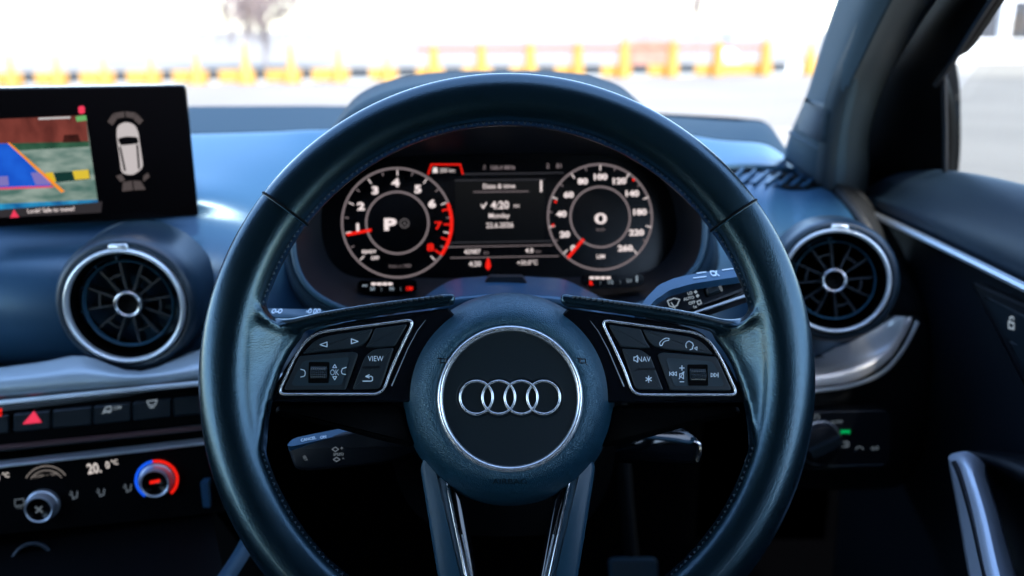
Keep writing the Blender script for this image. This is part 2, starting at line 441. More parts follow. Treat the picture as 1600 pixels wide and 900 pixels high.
# ------------------------------------------------------------------ steering wheel
wo = P(792, 576, .54); WT = R(24)
WF = Frame(wo, (1, 0, 0), (0, math.sin(WT), math.cos(WT)))
RO = .1851                              # outer radius of the rim
K = RO / 480
KH = sum(WF.sc(797, 621, .004)) / 2     # metres per pixel at the hub
wheel = thing('steering_wheel', 'black leather three spoke steering wheel with four ring emblem', 'steering wheel', WF)
def wl(pts, h=0.0): return [WF.loc(p[0], p[1], h) for p in pts]
def mx(pts): return [(1587 - p[0], p[1] + 1) + tuple(p[2:]) for p in pts]
def px2(pts, h):       # 2D local outline with px radii kept scaled
    return [tuple(WF.loc(p[0], p[1], h)[:2]) + ((p[2] * K,) if len(p) > 2 else ()) for p in pts]
RC, RA, RB = 437 * K, 43 * K, .0145
mb = MB()
N = 220
prof = []
for k in range(20):
    t = 2 * math.pi * k / 20
    c, s_ = math.cos(t), math.sin(t)
    prof.append((RA * math.copysign(abs(c) ** .88, c), RB * math.copysign(abs(s_) ** .9, s_)))
loops = []
for i in range(N + 1):
    an = 2 * math.pi * i / N
    # thumb swellings just above the spokes
    deg = (math.degrees(an) + 360) % 360
    sw = 1.0
    loops.append([Vector(((RC + q[0] * sw) * math.cos(an), (RC + q[0] * sw) * math.sin(an), q[1] * sw)) for q in prof])
loops = [l[::-1] for l in loops]
mb.loft(loops[:-1] + [loops[0]], False, False)
def slab(mb, pts, zb):
    P2 = [(q[0], q[1], q[2]) for q in pts]
    if area(P2) < 0: P2 = P2[::-1]
    top = [Vector(q) for q in P2]; bot = [Vector((q[0], q[1], zb)) for q in P2]
    mb.loft([bot, top], True, True)
web = [(466, 350, 400, .010), (490, 350, 414, .008), (507, 349, 437, .002), (520, 349, 472, -.005), (545, 349, 455, -.004), (570, 349, 440, -.0025), (600, 349, 428, -.0005), (628, 350, 419, .0015), (660, 351, 412, .0035), (700, 354, 406, .007), (745, 362, 396, .011)]
for side in (0, 1):
    rows = []
    for (y, xa, xb, zr) in web:
        r_ = []
        for k in range(9):
            u = k / 8; x = xa + (xb - xa) * u; z = .0136 + (zr - .0136) * (u * u * (3 - 2 * u) * .6 + u * .4)
            if side: x = 1587 - x
            l = WF.loc(x, y + side, z); r_.append(Vector((l.x, l.y, z)))
        rows.append(r_ if not side else r_[::-1])
    cols_ = [crom([r_[i] for r_ in rows], 3) for i in range(9)]
    top = [[c[i] for c in cols_] for i in range(len(cols_[0]))]
    nn, mm_ = len(top), 9
    v = [q for r_ in top for q in r_] + [Vector((q.x, q.y, -.012)) for r_ in top for q in r_]
    o = nn * mm_; f = []
    for i in range(nn - 1):
        for j in range(mm_ - 1):
            k = i * mm_ + j
            f.append([k, k + mm_, k + mm_ + 1, k + 1]); f.append([o + k, o + k + 1, o + k + mm_ + 1, o + k + mm_])
    ring_ = [j for j in range(mm_)] + [i * mm_ + mm_ - 1 for i in range(1, nn)] + [(nn - 1) * mm_ + j for j in range(mm_ - 2, -1, -1)] + [i * mm_ for i in range(nn - 2, 0, -1)]
    for a_, b_ in zip(ring_, ring_[1:] + ring_[:1]): f.append([a_, b_, o + b_, o + a_])
    mb.add(v, f)
    path = [(392, 490), (418, 505), (450, 510), (500, 499), (560, 488), (620, 479), (712, 467)]
    if side: path = mx(path)
    mb.tube(crom([WF.loc(x, y, -.0065) for x, y in path], 5), lambda u: .0056 - .0012 * u, m=12)
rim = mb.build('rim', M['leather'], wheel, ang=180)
rm = rim.modifiers.new('r', 'REMESH'); rm.mode = 'VOXEL'; rm.voxel_size = .0014; rm.use_smooth_shade = True
sm = rim.modifiers.new('s', 'SMOOTH'); sm.factor = .6; sm.iterations = 20
# seams across the grip
sl, sr = WF.loc(451, 330), WF.loc(1140, 341)
for i, an in enumerate((math.atan2(sl.y, sl.x), math.atan2(sr.y, sr.x))):
    for j, (mm, rr, off) in enumerate(((M['black'], .0009, 0.0), (M['strut'], .00055, -.0040))):
        mb = MB(); an2 = an + off * (1 if i == 0 else -1) * -1
        lp = [Vector(((RC + q[0] * .985) * math.cos(an2), (RC + q[0] * .985) * math.sin(an2), q[1] * .985)) for q in prof]
        mb.tube(crom(lp, 2, True), rr, m=6, closed=True, up=(math.sin(an2), -math.cos(an2), 0.01))
        mb.build('seam', mm, wheel)
# stitching on the inner edge of the grip
mb = MB()
def stitch(mb, a, b, r=.00045):
    mb.tube([a, (a + b) / 2 + Vector((0, 0, .0004)), b], r, m=5)
rs = RC - RA * .955
for i in range(260):
    if i == 130: mb.build('rim_stitching', M['thread'], wheel); mb = MB()
    an = 2 * math.pi * i / 260; d = math.degrees(an) % 360
    if 168 < d < 196 or (d < 12 or d > 344): continue
    for q in (-1, 1):
        rq = rs - .0001 * ((i * 7) % 5); a = Vector((rq * math.cos(an), rq * math.sin(an), .0030)); an3 = an + q * (.004 + .0012 * ((i * 3) % 4))
        b_ = Vector(((rs + .0006) * math.cos(an3), (rs + .0006) * math.sin(an3), .0050)); stitch(mb, a, b_, .00035)
mb.build('rim_stitching', M['thread'], wheel)
for side in (0, 1):
    mb = MB()
    path = [(432, 501), (455, 502), (500, 491), (560, 480), (620, 471.5), (690, 462)]
    if side: path = mx(path)
    pp = crom([WF.loc(x, y, -.0035) for x, y in path], 9)
    for i in range(0, len(pp) - 1):
        d_ = (pp[i + 1] - pp[i]).normalized()
        stitch(mb, pp[i], pp[i] + d_ * .0032 + Vector((0, -.0009, .0012)), .0007)
    mb.build('spoke_stitching', M['thread'], wheel)
# hub pad
hc = WF.loc(795, 620, 0); hr = KH
def domez(x, y):
    r = math.hypot(x - hc.x, y - hc.y) / KH
    pts = [(0, 5), (104, 5), (112, 5), (120, 5.6), (127, 5.1), (134, 3.9), (142, 1.6), (149, -1.2), (156, -4.6), (162, -8.4), (171, -17), (176, -28)]
    for (a, za), (b, zb) in zip(pts, pts[1:]):
        if r <= b: return (za + (zb - za) * (r - a) / (b - a)) / 1000
    return -.014
pr = [(110, 3), (113, 4.4), (116, 5.3), (120, 5.6), (127, 5.1), (134, 3.9), (142, 1.6), (149, -1.2), (156, -4.6), (162, -8.4), (167, -12.6), (171, -17), (174, -22), (176, -28), (175, -34), (170, -38), (160, -42)]
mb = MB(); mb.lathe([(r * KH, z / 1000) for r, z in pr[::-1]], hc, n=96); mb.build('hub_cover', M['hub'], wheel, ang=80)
# centre plate with sunken outline round the rings
EC = [(744.3, 621), (779.3, 621), (814.3, 621), (849.3, 621)]
ecl = [WF.loc(x, y, .005) for x, y in EC]
pc = WF.loc(797, 622, .004)
mb = MB(); n1, n2 = 130, 220
v = []
for j in range(n1 + 1):
    r = 106.5 * KH * j / n1
    for i in range(n2):
        t = 2 * math.pi * i / n2; x, y = pc.x + r * math.cos(t), pc.y + r * math.sin(t)
        d = min(math.hypot(x - e.x, y - e.y) for e in ecl) - 31.5 * KH
        s_ = max(0, min(1, (-d) / (3.2 * KH))); s_ = s_ * s_ * (3 - 2 * s_)
        v.append((x, y, .0045 - .0014 * s_))
f = [[j * n2 + i, j * n2 + (i + 1) % n2, (j + 1) * n2 + (i + 1) % n2, (j + 1) * n2 + i][::-1] for j in range(n1) for i in range(n2)]
mb.add(v, f); mb.build('centre_plate', M['plate'], wheel, ang=80)
mb = MB(); mb.lathe([((109.6 + 5.0 * math.cos(t)) * KH, .0048 + .0028 * math.sin(t)) for t in [2 * math.pi * k / 16 for k in range(17)]][::-1], (pc.x, pc.y, 0), n=128)
mb.build('centre_ring', M['bright'], wheel, ang=80)
mb = MB()
for e in ecl: mb.ring((e.x, e.y, .0046), 25.6 * KH, 2.3 * KH, n=72, m=12, tz=.0011)
mb.build('emblem_rings', M['bright'], wheel, ang=80)
# embossed marks
mb = MB(); mb.text(WF, 'AIRBAG', 796, 752, 8.5, .003, zf=domez, wide=1.35, th=.0002)
for cx in (692, 910):
    for k in range(2):
        pass
    c = WF.loc(cx, 564, .004)
    for a_, b_ in (((-8, 4), (-2, 4)), ((-4, 4), (-4, -3)), ((-4, -3), (5, -3)), ((5, -3), (5, 3)), ((-4, 3), (5, 3)), ((6, -5), (8, -6))):
        A = Vector((c.x + a_[0] * KH, c.y + a_[1] * KH, 0)); B = Vector((c.x + b_[0] * KH, c.y + b_[1] * KH, 0))
        A.z = domez(A.x, A.y) + .0001; B.z = domez(B.x, B.y) + .0001
        mb.tube([A, B], .0004, m=5)
mb.build('embossed_marks', M['emboss'], wheel)
# glossy spoke panels, trims and buttons
ZP = -.006
panel = [(424, 628), (421, 618), (436, 592), (455, 560), (478, 529), (500, 514), (540, 503), (620, 491), (700, 481), (735, 520), (735, 628)]
trim = [(434.5, 616, 12), (460, 560, 30), (478, 532, 30), (500, 519, 30), (575, 509, 40), (648, 499, 14), (625, 547, 30), (610, 580, 20), (598, 616, 16)]
bA = [(473, 553, 3), (490, 534, 12), (507, 526, 10), (550, 519, 8), (583, 514, 3), (576, 530, 6), (566, 541, 8), (548, 545, 4)]
bB = [(586, 513.5, 3), (637, 506.5, 5), (617, 541, 3), (588, 543.5, 6), (571, 543, 3), (579, 531, 5)]
bC = [(586, 545.5, 6), (615.5, 543.5, 3), (598, 597, 5), (593, 608, 7), (551, 608.5, 3), (571, 556, 8)]
bD = [(468, 556.5, 4), (552, 549.5, 4), (560, 553, 4), (557, 562, 5), (540, 609, 3), (443.5, 609.5, 6)]
dish = [(475, 564, 4), (548, 558, 5), (545, 566, 4), (535, 602, 5), (455, 603, 6), (463, 585, 5)]
dishin = [(481, 570, 4), (540, 566, 4), (531, 594, 5), (467, 594, 6)]
def side_parts(f, sgn):
    sp = MB().prism(px2(f(panel), ZP), [(0, -.03), (0, ZP - .0012), (.0012, ZP)]).build('spoke_panel', M['piano'], wheel, ang=30)
    # lower dark spoke shell
    low = [(432, 634), (630, 632), (650, 700), (600, 690), (520, 668), (470, 655), (440, 652), (428, 645)]
    MB().prism(round_poly(px2(f(low), -.014), .006), [(0, -.04), (0, -.016), (.003, -.013)]).build('spoke_underside', M['black'], wheel, ang=50)
    pts = round_poly(px2(f(trim), ZP), .004, 8)
    MB().tube([Vector((p.x, p.y, ZP + .0006)) for p in pts], .00085, m=8, closed=True).build('chrome_trim', M['bright'], wheel, ang=80)
    # thin chrome accent beside the hub
    acc = [(665, 500), (652, 517), (637, 545), (622, 580), (612, 603)]
    MB().tube([Vector((*WF.loc(x, y, ZP)[:2], ZP + .0002)) for x, y in f(acc)], lambda u: .0001 + .0003 * u, m=6).build('chrome_accent', M['satin'], wheel)
    edge = [(425, 627), (440, 590), (457, 561), (480, 531), (500, 516.5), (540, 506), (620, 494), (690, 484.5)]
    MB().tube([Vector((*WF.loc(x, y, ZP)[:2], ZP + .0001)) for x, y in crom([Vector((*q, 0)) for q in f(edge)], 4) for x, y in [(x, y)]] if False else
              [Vector((*WF.loc(q.x, q.y, ZP)[:2], ZP + .0001)) for q in crom([Vector((a_[0], a_[1], 0)) for a_ in f(edge)], 4)], .0006, m=6).build('panel_edge', M['piano'], wheel)
    for b_ in (bA, bB, bC):
        MB().prism(round_poly(px2(f(b_), ZP), .001), [(0, ZP - .001), (0, ZP + .0007), (.00025, ZP + .00115), (.0006, ZP + .0013)]).build('button', M['button'], wheel, ang=12)
    # scroll control: frame with sunk dish
    o = round_poly(px2(f(bD), ZP), .001, 5)
    mb = MB(); mb.prism(o, [(0, ZP - .001), (0, ZP + .0007), (.00025, ZP + .00105), (.0006, ZP + .0012)])
    pad = mb.build('scroll_pad', M['button'], wheel, ang=12)
    o1 = round_poly(px2(f(dish), ZP), .001, 5); o2 = round_poly(px2(f(dishin), ZP), .001, 5)
    # dish bevel: outer loop at surface to inner loop (resampled to equal counts by arc length)
    def resamp(L, n=48):
        L = [Vector(p) for p in L]
        if area(L) < 0: L = L[::-1]
        c = sum(L, Vector((0, 0))) / len(L); k0 = min(range(len(L)), key=lambda i: abs(math.atan2(L[i].y - c.y, L[i].x - c.x) + 2.6))
        L = L[k0:] + L[:k0]; seg = [(L[(i + 1) % len(L)] - L[i]).length for i in range(len(L))]; T = sum(seg); out = []; acc_ = 0; i = 0
        for k in range(n):
            t = T * k / n
            while acc_ + seg[i] < t: acc_ += seg[i]; i += 1
            out.append(L[i].lerp(L[(i + 1) % len(L)], (t - acc_) / max(seg[i], 1e-9)))
        return out
    a1, a2 = resamp(o1), resamp(o2)
    mb = MB(); zs = ZP + .0013
    mb.loft([[Vector((*p, zs + .0004)) for p in a1], [Vector((*p, zs - .0008 + .001)) for p in a2]], False, True)
    mb.build('dish', M['dish'], pad, ang=20)
    return pad
padL = side_parts(lambda p: p, 1); padR = side_parts(mx, -1)
def roller(x0, y0, x1, y1, pad):
    a, b = WF.loc(x0, y0, ZP + .002), WF.loc(x1, y1, ZP + .002)
    cx, cy = (a.x + b.x) / 2, (a.y + b.y) / 2; wd, hh = abs(b.x - a.x), abs(a.y - b.y); zc = ZP - .0028
    MB().prism(round_poly([(a.x - .001, a.y + .001), (b.x + .001, a.y + .001), (b.x + .001, b.y - .001), (a.x - .001, b.y - .001)], .0008), [(0, ZP), (0, ZP + .0019)]).build('roller_slot', M['black'], pad)
    mb = MB(); n = 64; rad = .0068; loops = []
    for j in range(28):
        x = a.x + wd * j / 27; e = j in (0, 27); g = (j % 3 == 0)
        loops.append([Vector((x, cy + (rad - (.001 if e else 0) - (.0006 if g or k % 3 == 0 else 0)) * math.cos(2 * math.pi * k / n) * hh / (2 * rad), zc + (rad - (.001 if e else 0) - (.0006 if g or k % 3 == 0 else 0)) * math.sin(2 * math.pi * k / n))) for k in range(n)])
    mb.loft(loops); mb.build('scroll_wheel', M['knurl'], wheel, ang=20)
roller(485, 568, 511, 596, padL); roller(1077, 572, 1104, 600, padR)
# button symbols
mb = MB(); ZI = ZP + .0014; ZD = ZP + .00165
def line(mb, pts, wpx=1.5, h=ZI, closed=False, fr=WF):
    pts = list(pts) + ([pts[0]] if closed else [])
    s_ = fr.sc(pts[0][0], pts[0][1], h)[0]
    for a_, b_ in zip(pts, pts[1:]):
        A, B = fr.loc(*a_[:2], h), fr.loc(*b_[:2], h)
        d = (B - A)
        if d.length < 1e-7: continue
        d = d.normalized() * wpx * s_ * .3
        mb.bar(A - d, B + d, wpx * s_, h, h + .00012)
def arc(cx, cy, r, a0, a1, n=10): return [(cx + r * math.cos(R(a0 + (a1 - a0) * k / n)), cy - r * math.sin(R(a0 + (a1 - a0) * k / n))) for k in range(n + 1)]
line(mb, [(500, 538.5), (511, 534.5), (511, 542)], closed=True)
line(mb, [(559.5, 533.5), (549, 529.5), (549, 537)], closed=True)
mb.text(WF, 'VIEW', 587, 560, 8.6, ZI, wide=.86)
mb.text(WF, 'OK', 523, 581.5, 9.5, ZD, wide=.75)
line(mb, [(523, 569.5), (520, 574.5), (526, 574.5)], 1.3, ZD, True); line(mb, [(523, 593.5), (520, 588.5), (526, 588.5)], 1.3, ZD, True)
line(mb, [(470, 577), (475.5, 578.5), (477, 582), (476.5, 586), (475, 588), (470, 589)], 1.4, ZD)
line(mb, [(541, 574), (535, 576), (533.5, 580), (534, 583), (536, 584.5), (540, 585)], 1.4, ZD)
line(mb, [(567, 595.5), (580, 595.5), (582, 594), (582, 589.5), (580, 588), (572, 588)], 1.6)
line(mb, [(577, 585.5), (571.5, 588.2), (577, 590.5)], 1.6)
mb.build('button_symbols', M['paint'], wheel, smooth=False); mb = MB()
line(mb, [(1030.4, 536.7), (1031.6, 540), (1034.3, 540), (1035.5, 536.9), (1037.8, 533.6), (1041, 532.4), (1045, 531.7), (1045.2, 528.6), (1041, 528.2), (1035.6, 530.4), (1031.8, 534)], 1.2, closed=True)   # phone
line(mb, arc(1078, 539.5, 6.5, 100, 215, 8) , 1.5); line(mb, [(1077, 533), (1082, 536), (1083.5, 540), (1082, 542), (1082, 545), (1078, 546.5)], 1.5)
line(mb, [(1085, 544), (1089, 542), (1089, 547)], 1.3, closed=True)
mb.text(WF, 'NAV', 1006.5, 561, 8.6, ZI, wide=.86)
line(mb, [(990.5, 558), (993, 558), (996, 555.5), (996, 566), (993, 563.5), (990.5, 563.5)], 1.4, closed=True)
for k in range(3): line(mb, [(1013.5 + 5 * math.cos(R(30 + 60 * k)), 592.5 + 5 * math.sin(R(30 + 60 * k))), (1013.5 - 5 * math.cos(R(30 + 60 * k)), 592.5 - 5 * math.sin(R(30 + 60 * k)))], 1.5)
line(mb, [(1062, 575), (1069, 575)], 1.5, ZD); line(mb, [(1065.5, 571.5), (1065.5, 578.5)], 1.5, ZD); line(mb, [(1062.5, 596.5), (1068.5, 596.5)], 1.4, ZD)
line(mb, [(1062, 584), (1064.5, 584), (1068, 581), (1068, 592), (1064.5, 589), (1062, 589)], 1.3, ZD, True); line(mb, [(1061, 592), (1069, 581)], 1.2, ZD)
for x in (1047, 1052): line(mb, [(x, 584), (x + 5, 581), (x + 5, 587)], 1.2, ZD, True)
line(mb, [(1046.3, 581), (1046.3, 587)], 1.3, ZD)
for x in (1111, 1116): line(mb, [(x + 5, 586), (x, 583), (x, 589)], 1.2, ZD, True)
line(mb, [(1122, 582.5), (1122, 589.5)], 1.3, ZD)
mb.build('button_symbols', M['paint'], wheel, smooth=False)
mb = MB(); line(mb, [(566, 574), (592, 574)], 3.2, ZI + .0002); line(mb, [(997, 576.5), (1023, 576.5)], 3.2, ZI + .0002); mb.build('button_ridge', M['emboss'], wheel, smooth=False)
# lower twin struts
def strut(side):
    g = (lambda p: p) if side == 0 else (lambda p: [(1587 - q[0] - (0), q[1]) + tuple(q[2:]) for q in p])
    st = g([(672, 680), (700, 740), (728, 900), (752, 1010), (716, 1010), (683, 900), (656, 731), (662, 715)])
    pts = px2(st, -.014)
    MB().prism(round_poly(pts, .004), [(0, -.034), (0, -.017), (.001, -.0148), (.0025, -.0138)]).build('lower_spoke', M['strut'], wheel, ang=70)
    ch = g([(697, 750), (701, 765), (731, 900), (758, 1010), (751, 1010), (724, 900), (698, 770)])
    MB().prism(px2(ch, -.012), [(0, -.03), (0, -.0125), (.0008, -.0118)]).build('spoke_trim', M['chrome'], wheel, ang=60)
    bk = g([(702, 750), (720, 780), (742, 900), (765, 1010), (758, 1010), (732, 900)])
    MB().prism(px2(bk, -.016), [(0, -.04), (0, -.016), (.0008, -.015)]).build('spoke_inner', M['piano'], wheel, ang=60)
    tl = g([(722, 835), (737, 900), (760, 1005)])
    MB().tube([WF.loc(x, y, -.0148) for x, y in tl], .0005, m=6).build('spoke_accent', M['satin'], wheel)
strut(0); strut(1)

# ------------------------------------------------------------------ car shell (roof, floor, bulkhead, pillars)
car = thing('car_cabin', 'dark car cabin with grey windscreen pillar and shaded footwell', 'car cabin', Vector((0, 0, .0)))
mb = MB(); mb.box((-.25, -.76, 1.46), (1.6, 2.55, .04)); mb.build('roof', M['roofcloth'], car)
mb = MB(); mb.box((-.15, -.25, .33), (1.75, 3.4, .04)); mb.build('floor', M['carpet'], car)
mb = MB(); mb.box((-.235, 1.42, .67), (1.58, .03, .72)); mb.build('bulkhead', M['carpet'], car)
mb = MB(); mb.box((-.15, -1.9, .88), (1.75, .03, 1.1)); mb.build('rear_light_block', M['carpet'], car)  # unseen, added solid where the rear window would be, cuts light from behind
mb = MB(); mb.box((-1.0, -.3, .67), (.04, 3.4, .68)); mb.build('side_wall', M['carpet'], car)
mb = MB(); mb.box((-1.0, -1.35, 1.26), (.04, 1.15, .38)); mb.build('side_light_block', M['carpet'], car)  # unseen panel added over the left rear window opening to block light
mb = MB(); mb.box((.62, -1.3, .9), (.04, 1.3, 1.1)); mb.build('side_light_block', M['carpet'], car)  # added on the right too, shuts out daylight behind the front door
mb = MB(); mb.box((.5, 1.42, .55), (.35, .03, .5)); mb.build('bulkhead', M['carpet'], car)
rows = []
for (y, c, ds) in [(300, [(1224, 250), (1260, 275), (1300, 302), (1306, 308), (1336, 308), (1362, 304)], [1.10, 1.02, .99, 1.005, 1.02, 1.06]),
                   (225, [(1232, 215), (1270, 222), (1309, 226), (1316, 226), (1336, 224), (1357, 222)], [1.04, .96, .93, .945, .96, 1.0]),
                   (150, [(1260, 148), (1292, 150), (1322, 150), (1333, 150), (1355, 148), (1377, 147)], [.98, .90, .87, .885, .9, .94]),
                   (85, [(1280, 83), (1315, 86), (1350, 88), (1362, 88), (1384, 88), (1408, 88)], [.92, .84, .81, .825, .84, .88]),
                   (0, [(1308, 0), (1350, 0), (1394, 0), (1408, 0), (1434, 0), (1464, 0)], [.84, .76, .73, .745, .76, .80]),
                   (-160, [(1370, -160), (1425, -160), (1480, -160), (1500, -160), (1545, -160), (1590, -160)], [.70, .63, .60, .615, .63, .66])]:
    rows.append([P(x, yy, d) for (x, yy), d in zip(c, ds)])
solid(MB().grid([r[:3] for r in rows], 5, 5).build('windscreen_pillar', M['pillar'], car, ang=180), .02, -1)
solid(MB().grid([r[2:] for r in rows], 5, 5).build('pillar_side_trim', M['pillardark'], car, ang=180), .02, -1)
# speaker grille on the pillar
SP = Surf([o for o in car.children if o.name.startswith('windscreen_pillar')][0])
gq = [Vector(q) for q in [(1258, 153), (1304, 165), (1294, 228), (1242, 203)]]
def gpt(u, v, lift): q = gq[0].lerp(gq[1], u).lerp(gq[3].lerp(gq[2], u), v); return SP.at(q.x, q.y, lift)
mb = MB(); nn = 9; top = [[gpt(i / nn, j / nn, .0035 if 0 < i < nn and 0 < j < nn else .0005) for i in range(nn + 1)] for j in range(nn + 1)]
v = [q for r_ in top for q in r_]; mb.add(v, [[j * (nn + 1) + i, (j + 1) * (nn + 1) + i, (j + 1) * (nn + 1) + i + 1, j * (nn + 1) + i + 1] for j in range(nn) for i in range(nn)])
s_ob = mb.build('pillar_speaker', M['grille'], car); mb = MB()
for k in range(2, 19): mb.tube([gpt(u / 6, k / 20, .0036) for u in range(1, 6)], .0007, m=5)
mb.build('grille_lines', M['dark'], s_ob)
rl = [SP.at(x, y, .001) for x, y in [(1236, 207), (1262, 222), (1290, 236)]]
MB().tube(rl, .0025, m=6).build('pillar_crease', M['pillar'], car)

# windscreen pane
ws = thing('windscreen', 'clear windscreen above the dashboard with black lower edge', 'windscreen', Vector((0, 1.3, 1.1)))
gl_pts = [P(-500, 160, 1.36), P(1262, 200, 1.34), P(1305, 0, .88), Vector((.46, .58, 1.43)), Vector((-1.0, .58, 1.43))]
o_ = Vector((0, 1.3, 1.1))
mb = MB(); mb.add([p - o_ for p in gl_pts], [[0, 1, 2, 3, 4]]); mb.build('pane', M['winglass'], ws, smooth=False)
fp_ = [P(x, y, d) - o_ for x, y, d in [(-400, 170, 1.345), (300, 168, 1.33), (560, 168, 1.33), (900, 174, 1.33), (1060, 181, 1.325), (1150, 186, 1.32), (1192, 191, 1.31)]]
MB().tube(crom(fp_, 6), .0022, m=6).build('black_edge', M['black'], ws)

# ------------------------------------------------------------------ dashboard
dash = thing('dashboard', 'blue black soft touch dashboard with hood over the dials', 'dashboard', Vector((0, .9, .9)))
do = Vector((0, .9, .9))
def DP(px, py, d): return P(px, py, d + (px - 780) * 6e-5) - do
cols = [
 # px: list of (dx, y, d)
 (-520, [(176, 1.33), (198, 1.18), (222, 1.05), (228, 1.035), (290, .93), (335, .865), (355, .84), (410, .80), (490, .79), (560, .80), (592, .815), (602, .84)]),
 (-120, [(170, 1.33), (192, 1.18), (216, 1.05), (222, 1.035), (280, .93), (325, .865), (345, .84), (400, .80), (470, .79), (535, .80), (562, .815), (572, .84)]),
 (60,   [(168, 1.33), (190, 1.18), (214, 1.05), (220, 1.035), (280, .93), (325, .865), (345, .84), (400, .80), (470, .79), (535, .80), (562, .815), (572, .84)]),
 (220,  [(166, 1.33), (188, 1.18), (212, 1.05), (217, 1.035), (270, .94), (315, .875), (340, .85), (400, .81), (470, .80), (535, .81), (562, .825), (572, .84)]),
 (330,  [(166, 1.33), (187, 1.18), (210, 1.05), (214, 1.035), (262, .95), (305, .89), (345, .86), (400, .83), (470, .82), (535, .82), (575, .83), (590, .84)]),
 (430,  [(166, 1.33), (186, 1.18), (207, 1.05), (211, 1.035), (260, .96), (320, .91), (370, .89), (420, .87), (480, .855), (540, .85), (590, .85), (610, .85)]),
 (520,  [(166, 1.33), (184, 1.18), (204, 1.05), (208, 1.035), (262, .98), (330, .94), (390, .92), (440, .90), (500, .87), (560, .86), (600, .86), (620, .86)]),
 (800,  [(170, 1.33), (186, 1.18), (206, 1.05), (210, 1.035), (265, .99), (330, .95), (390, .93), (440, .91), (500, .87), (560, .86), (600, .86), (620, .86)]),
 (1020, [(179, 1.33), (190, 1.18), (208, 1.05), (212, 1.035), (262, .97), (320, .93), (380, .90), (440, .88), (500, .86), (560, .85), (590, .85), (620, .85)]),
 (1130, [(186, 1.32), (200, 1.17), (220, 1.06), (225, 1.045), (265, .97), (310, .905), (360, .88), (420, .86), (490, .85), (540, .84), (575, .84), (610, .84)]),
 (1195, [(190, 1.30), (204, 1.18), (226, 1.08), (232, 1.06), (268, .97), (305, .89), (350, .86), (410, .84), (480, .83), (530, .825), (560, .83), (600, .84)]),
 (1234, [(237, 1.16), (241, 1.13), (247, 1.095), (251, 1.08), (280, .98), (308, .90), (345, .865), (400, .84), (465, .83), (515, .825), (545, .83), (580, .84)]),
 (1285, [(243, 1.13), (252, 1.09), (262, 1.05), (268, 1.04), (290, .97), (315, .90), (340, .87), (390, .84), (450, .83), (500, .83), (530, .83), (560, .85)]),
 (1370, [(298, 1.08), (304, 1.05), (310, 1.02), (315, 1.01), (330, .97), (345, .94), (365, .91), (400, .88), (450, .86), (480, .86), (495, .87), (510, .88)]),
]
cols = [(px, [(y, d + (.035 if (j >= 6 and px < 300) else .02 if (j >= 6 and px < 400) else 0)) for j, (y, d) in enumerate(L)]) for px, L in cols]
nr = len(cols[0][1])
rows = [[DP(px, L[j][0], L[j][1]) for px, L in cols] for j in range(nr)]
solid(MB().grid(rows[:3], 6, 4).build('dash_rear_strip', M['band'], dash, ang=180), .01, 1)
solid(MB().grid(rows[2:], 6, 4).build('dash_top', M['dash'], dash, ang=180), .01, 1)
SD = Surf([o for o in dash.children if o.name.startswith('dash_top')][0])
# end cheek of the dash by the door
ck = [[DP(1285, 262, .99), DP(1325, 288, .97), DP(1350, 302, .96)], [DP(1345, 330, .90), DP(1385, 362, .92), DP(1400, 372, .96)], [DP(1380, 400, .87), DP(1420, 430, .90), DP(1432, 440, .95)],
      [DP(1385, 465, .86), DP(1440, 480, .88), DP(1450, 486, .95)], [DP(1380, 492, .86), DP(1445, 492, .88), DP(1455, 492, .95)]]
solid(MB().grid(ck, 4, 4).build('dash_cheek', M['dashlow'], dash, ang=180), .01, 1)
# lower right trim panel
lr = [[DP(1200, 520, .86), DP(1300, 560, .84), DP(1380, 530, .85), DP(1436, 494, .87), DP(1452, 500, .93)],
      [DP(1200, 600, .84), DP(1300, 600, .835), DP(1390, 590, .85), DP(1455, 560, .88), DP(1470, 565, .95)],
      [DP(1200, 690, .84), DP(1300, 690, .84), DP(1400, 680, .86), DP(1462, 640, .90), DP(1480, 640, .96)],
      [DP(1180, 742, .86), DP(1300, 745, .86), DP(1400, 738, .88), DP(1455, 700, .93), DP(1475, 700, .98)],
      [DP(1160, 760, .96), DP(1300, 765, .96), DP(1400, 760, .97), DP(1450, 730, .98), DP(1470, 730, 1.02)]]
solid(MB().grid(lr, 4, 4).build('lower_dash', M['dashlow'], dash, ang=180), .01, 1)
# silver crescent under the driver's vent
cr1 = [(1180, 565), (1270, 548), (1320, 538), (1370, 512), (1398, 494)]
cr2 = [(1180, 590), (1270, 582), (1330, 572), (1385, 543), (1413, 495)]
cr3 = [(1180, 615), (1270, 605), (1335, 596), (1392, 560), (1426, 497)]
cr = [[DP(x, y, .852) for x, y in cr1], [DP(x, y, .842) for x, y in [(1180, 572), (1270, 560), (1325, 548), (1377, 520), (1402, 494)]], [DP(x, y, .815) for x, y in cr2], [DP(x, y, .811) for x, y in cr3]]
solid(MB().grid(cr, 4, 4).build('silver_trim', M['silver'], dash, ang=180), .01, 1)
MB().tube(crom([DP(x, y, .800) for x, y in [(1180, 621), (1270, 611), (1332, 602), (1380, 582), (1412, 545), (1434, 503)]], 5), .0022, m=8).build('trim_line', M['ringsilver'], dash)
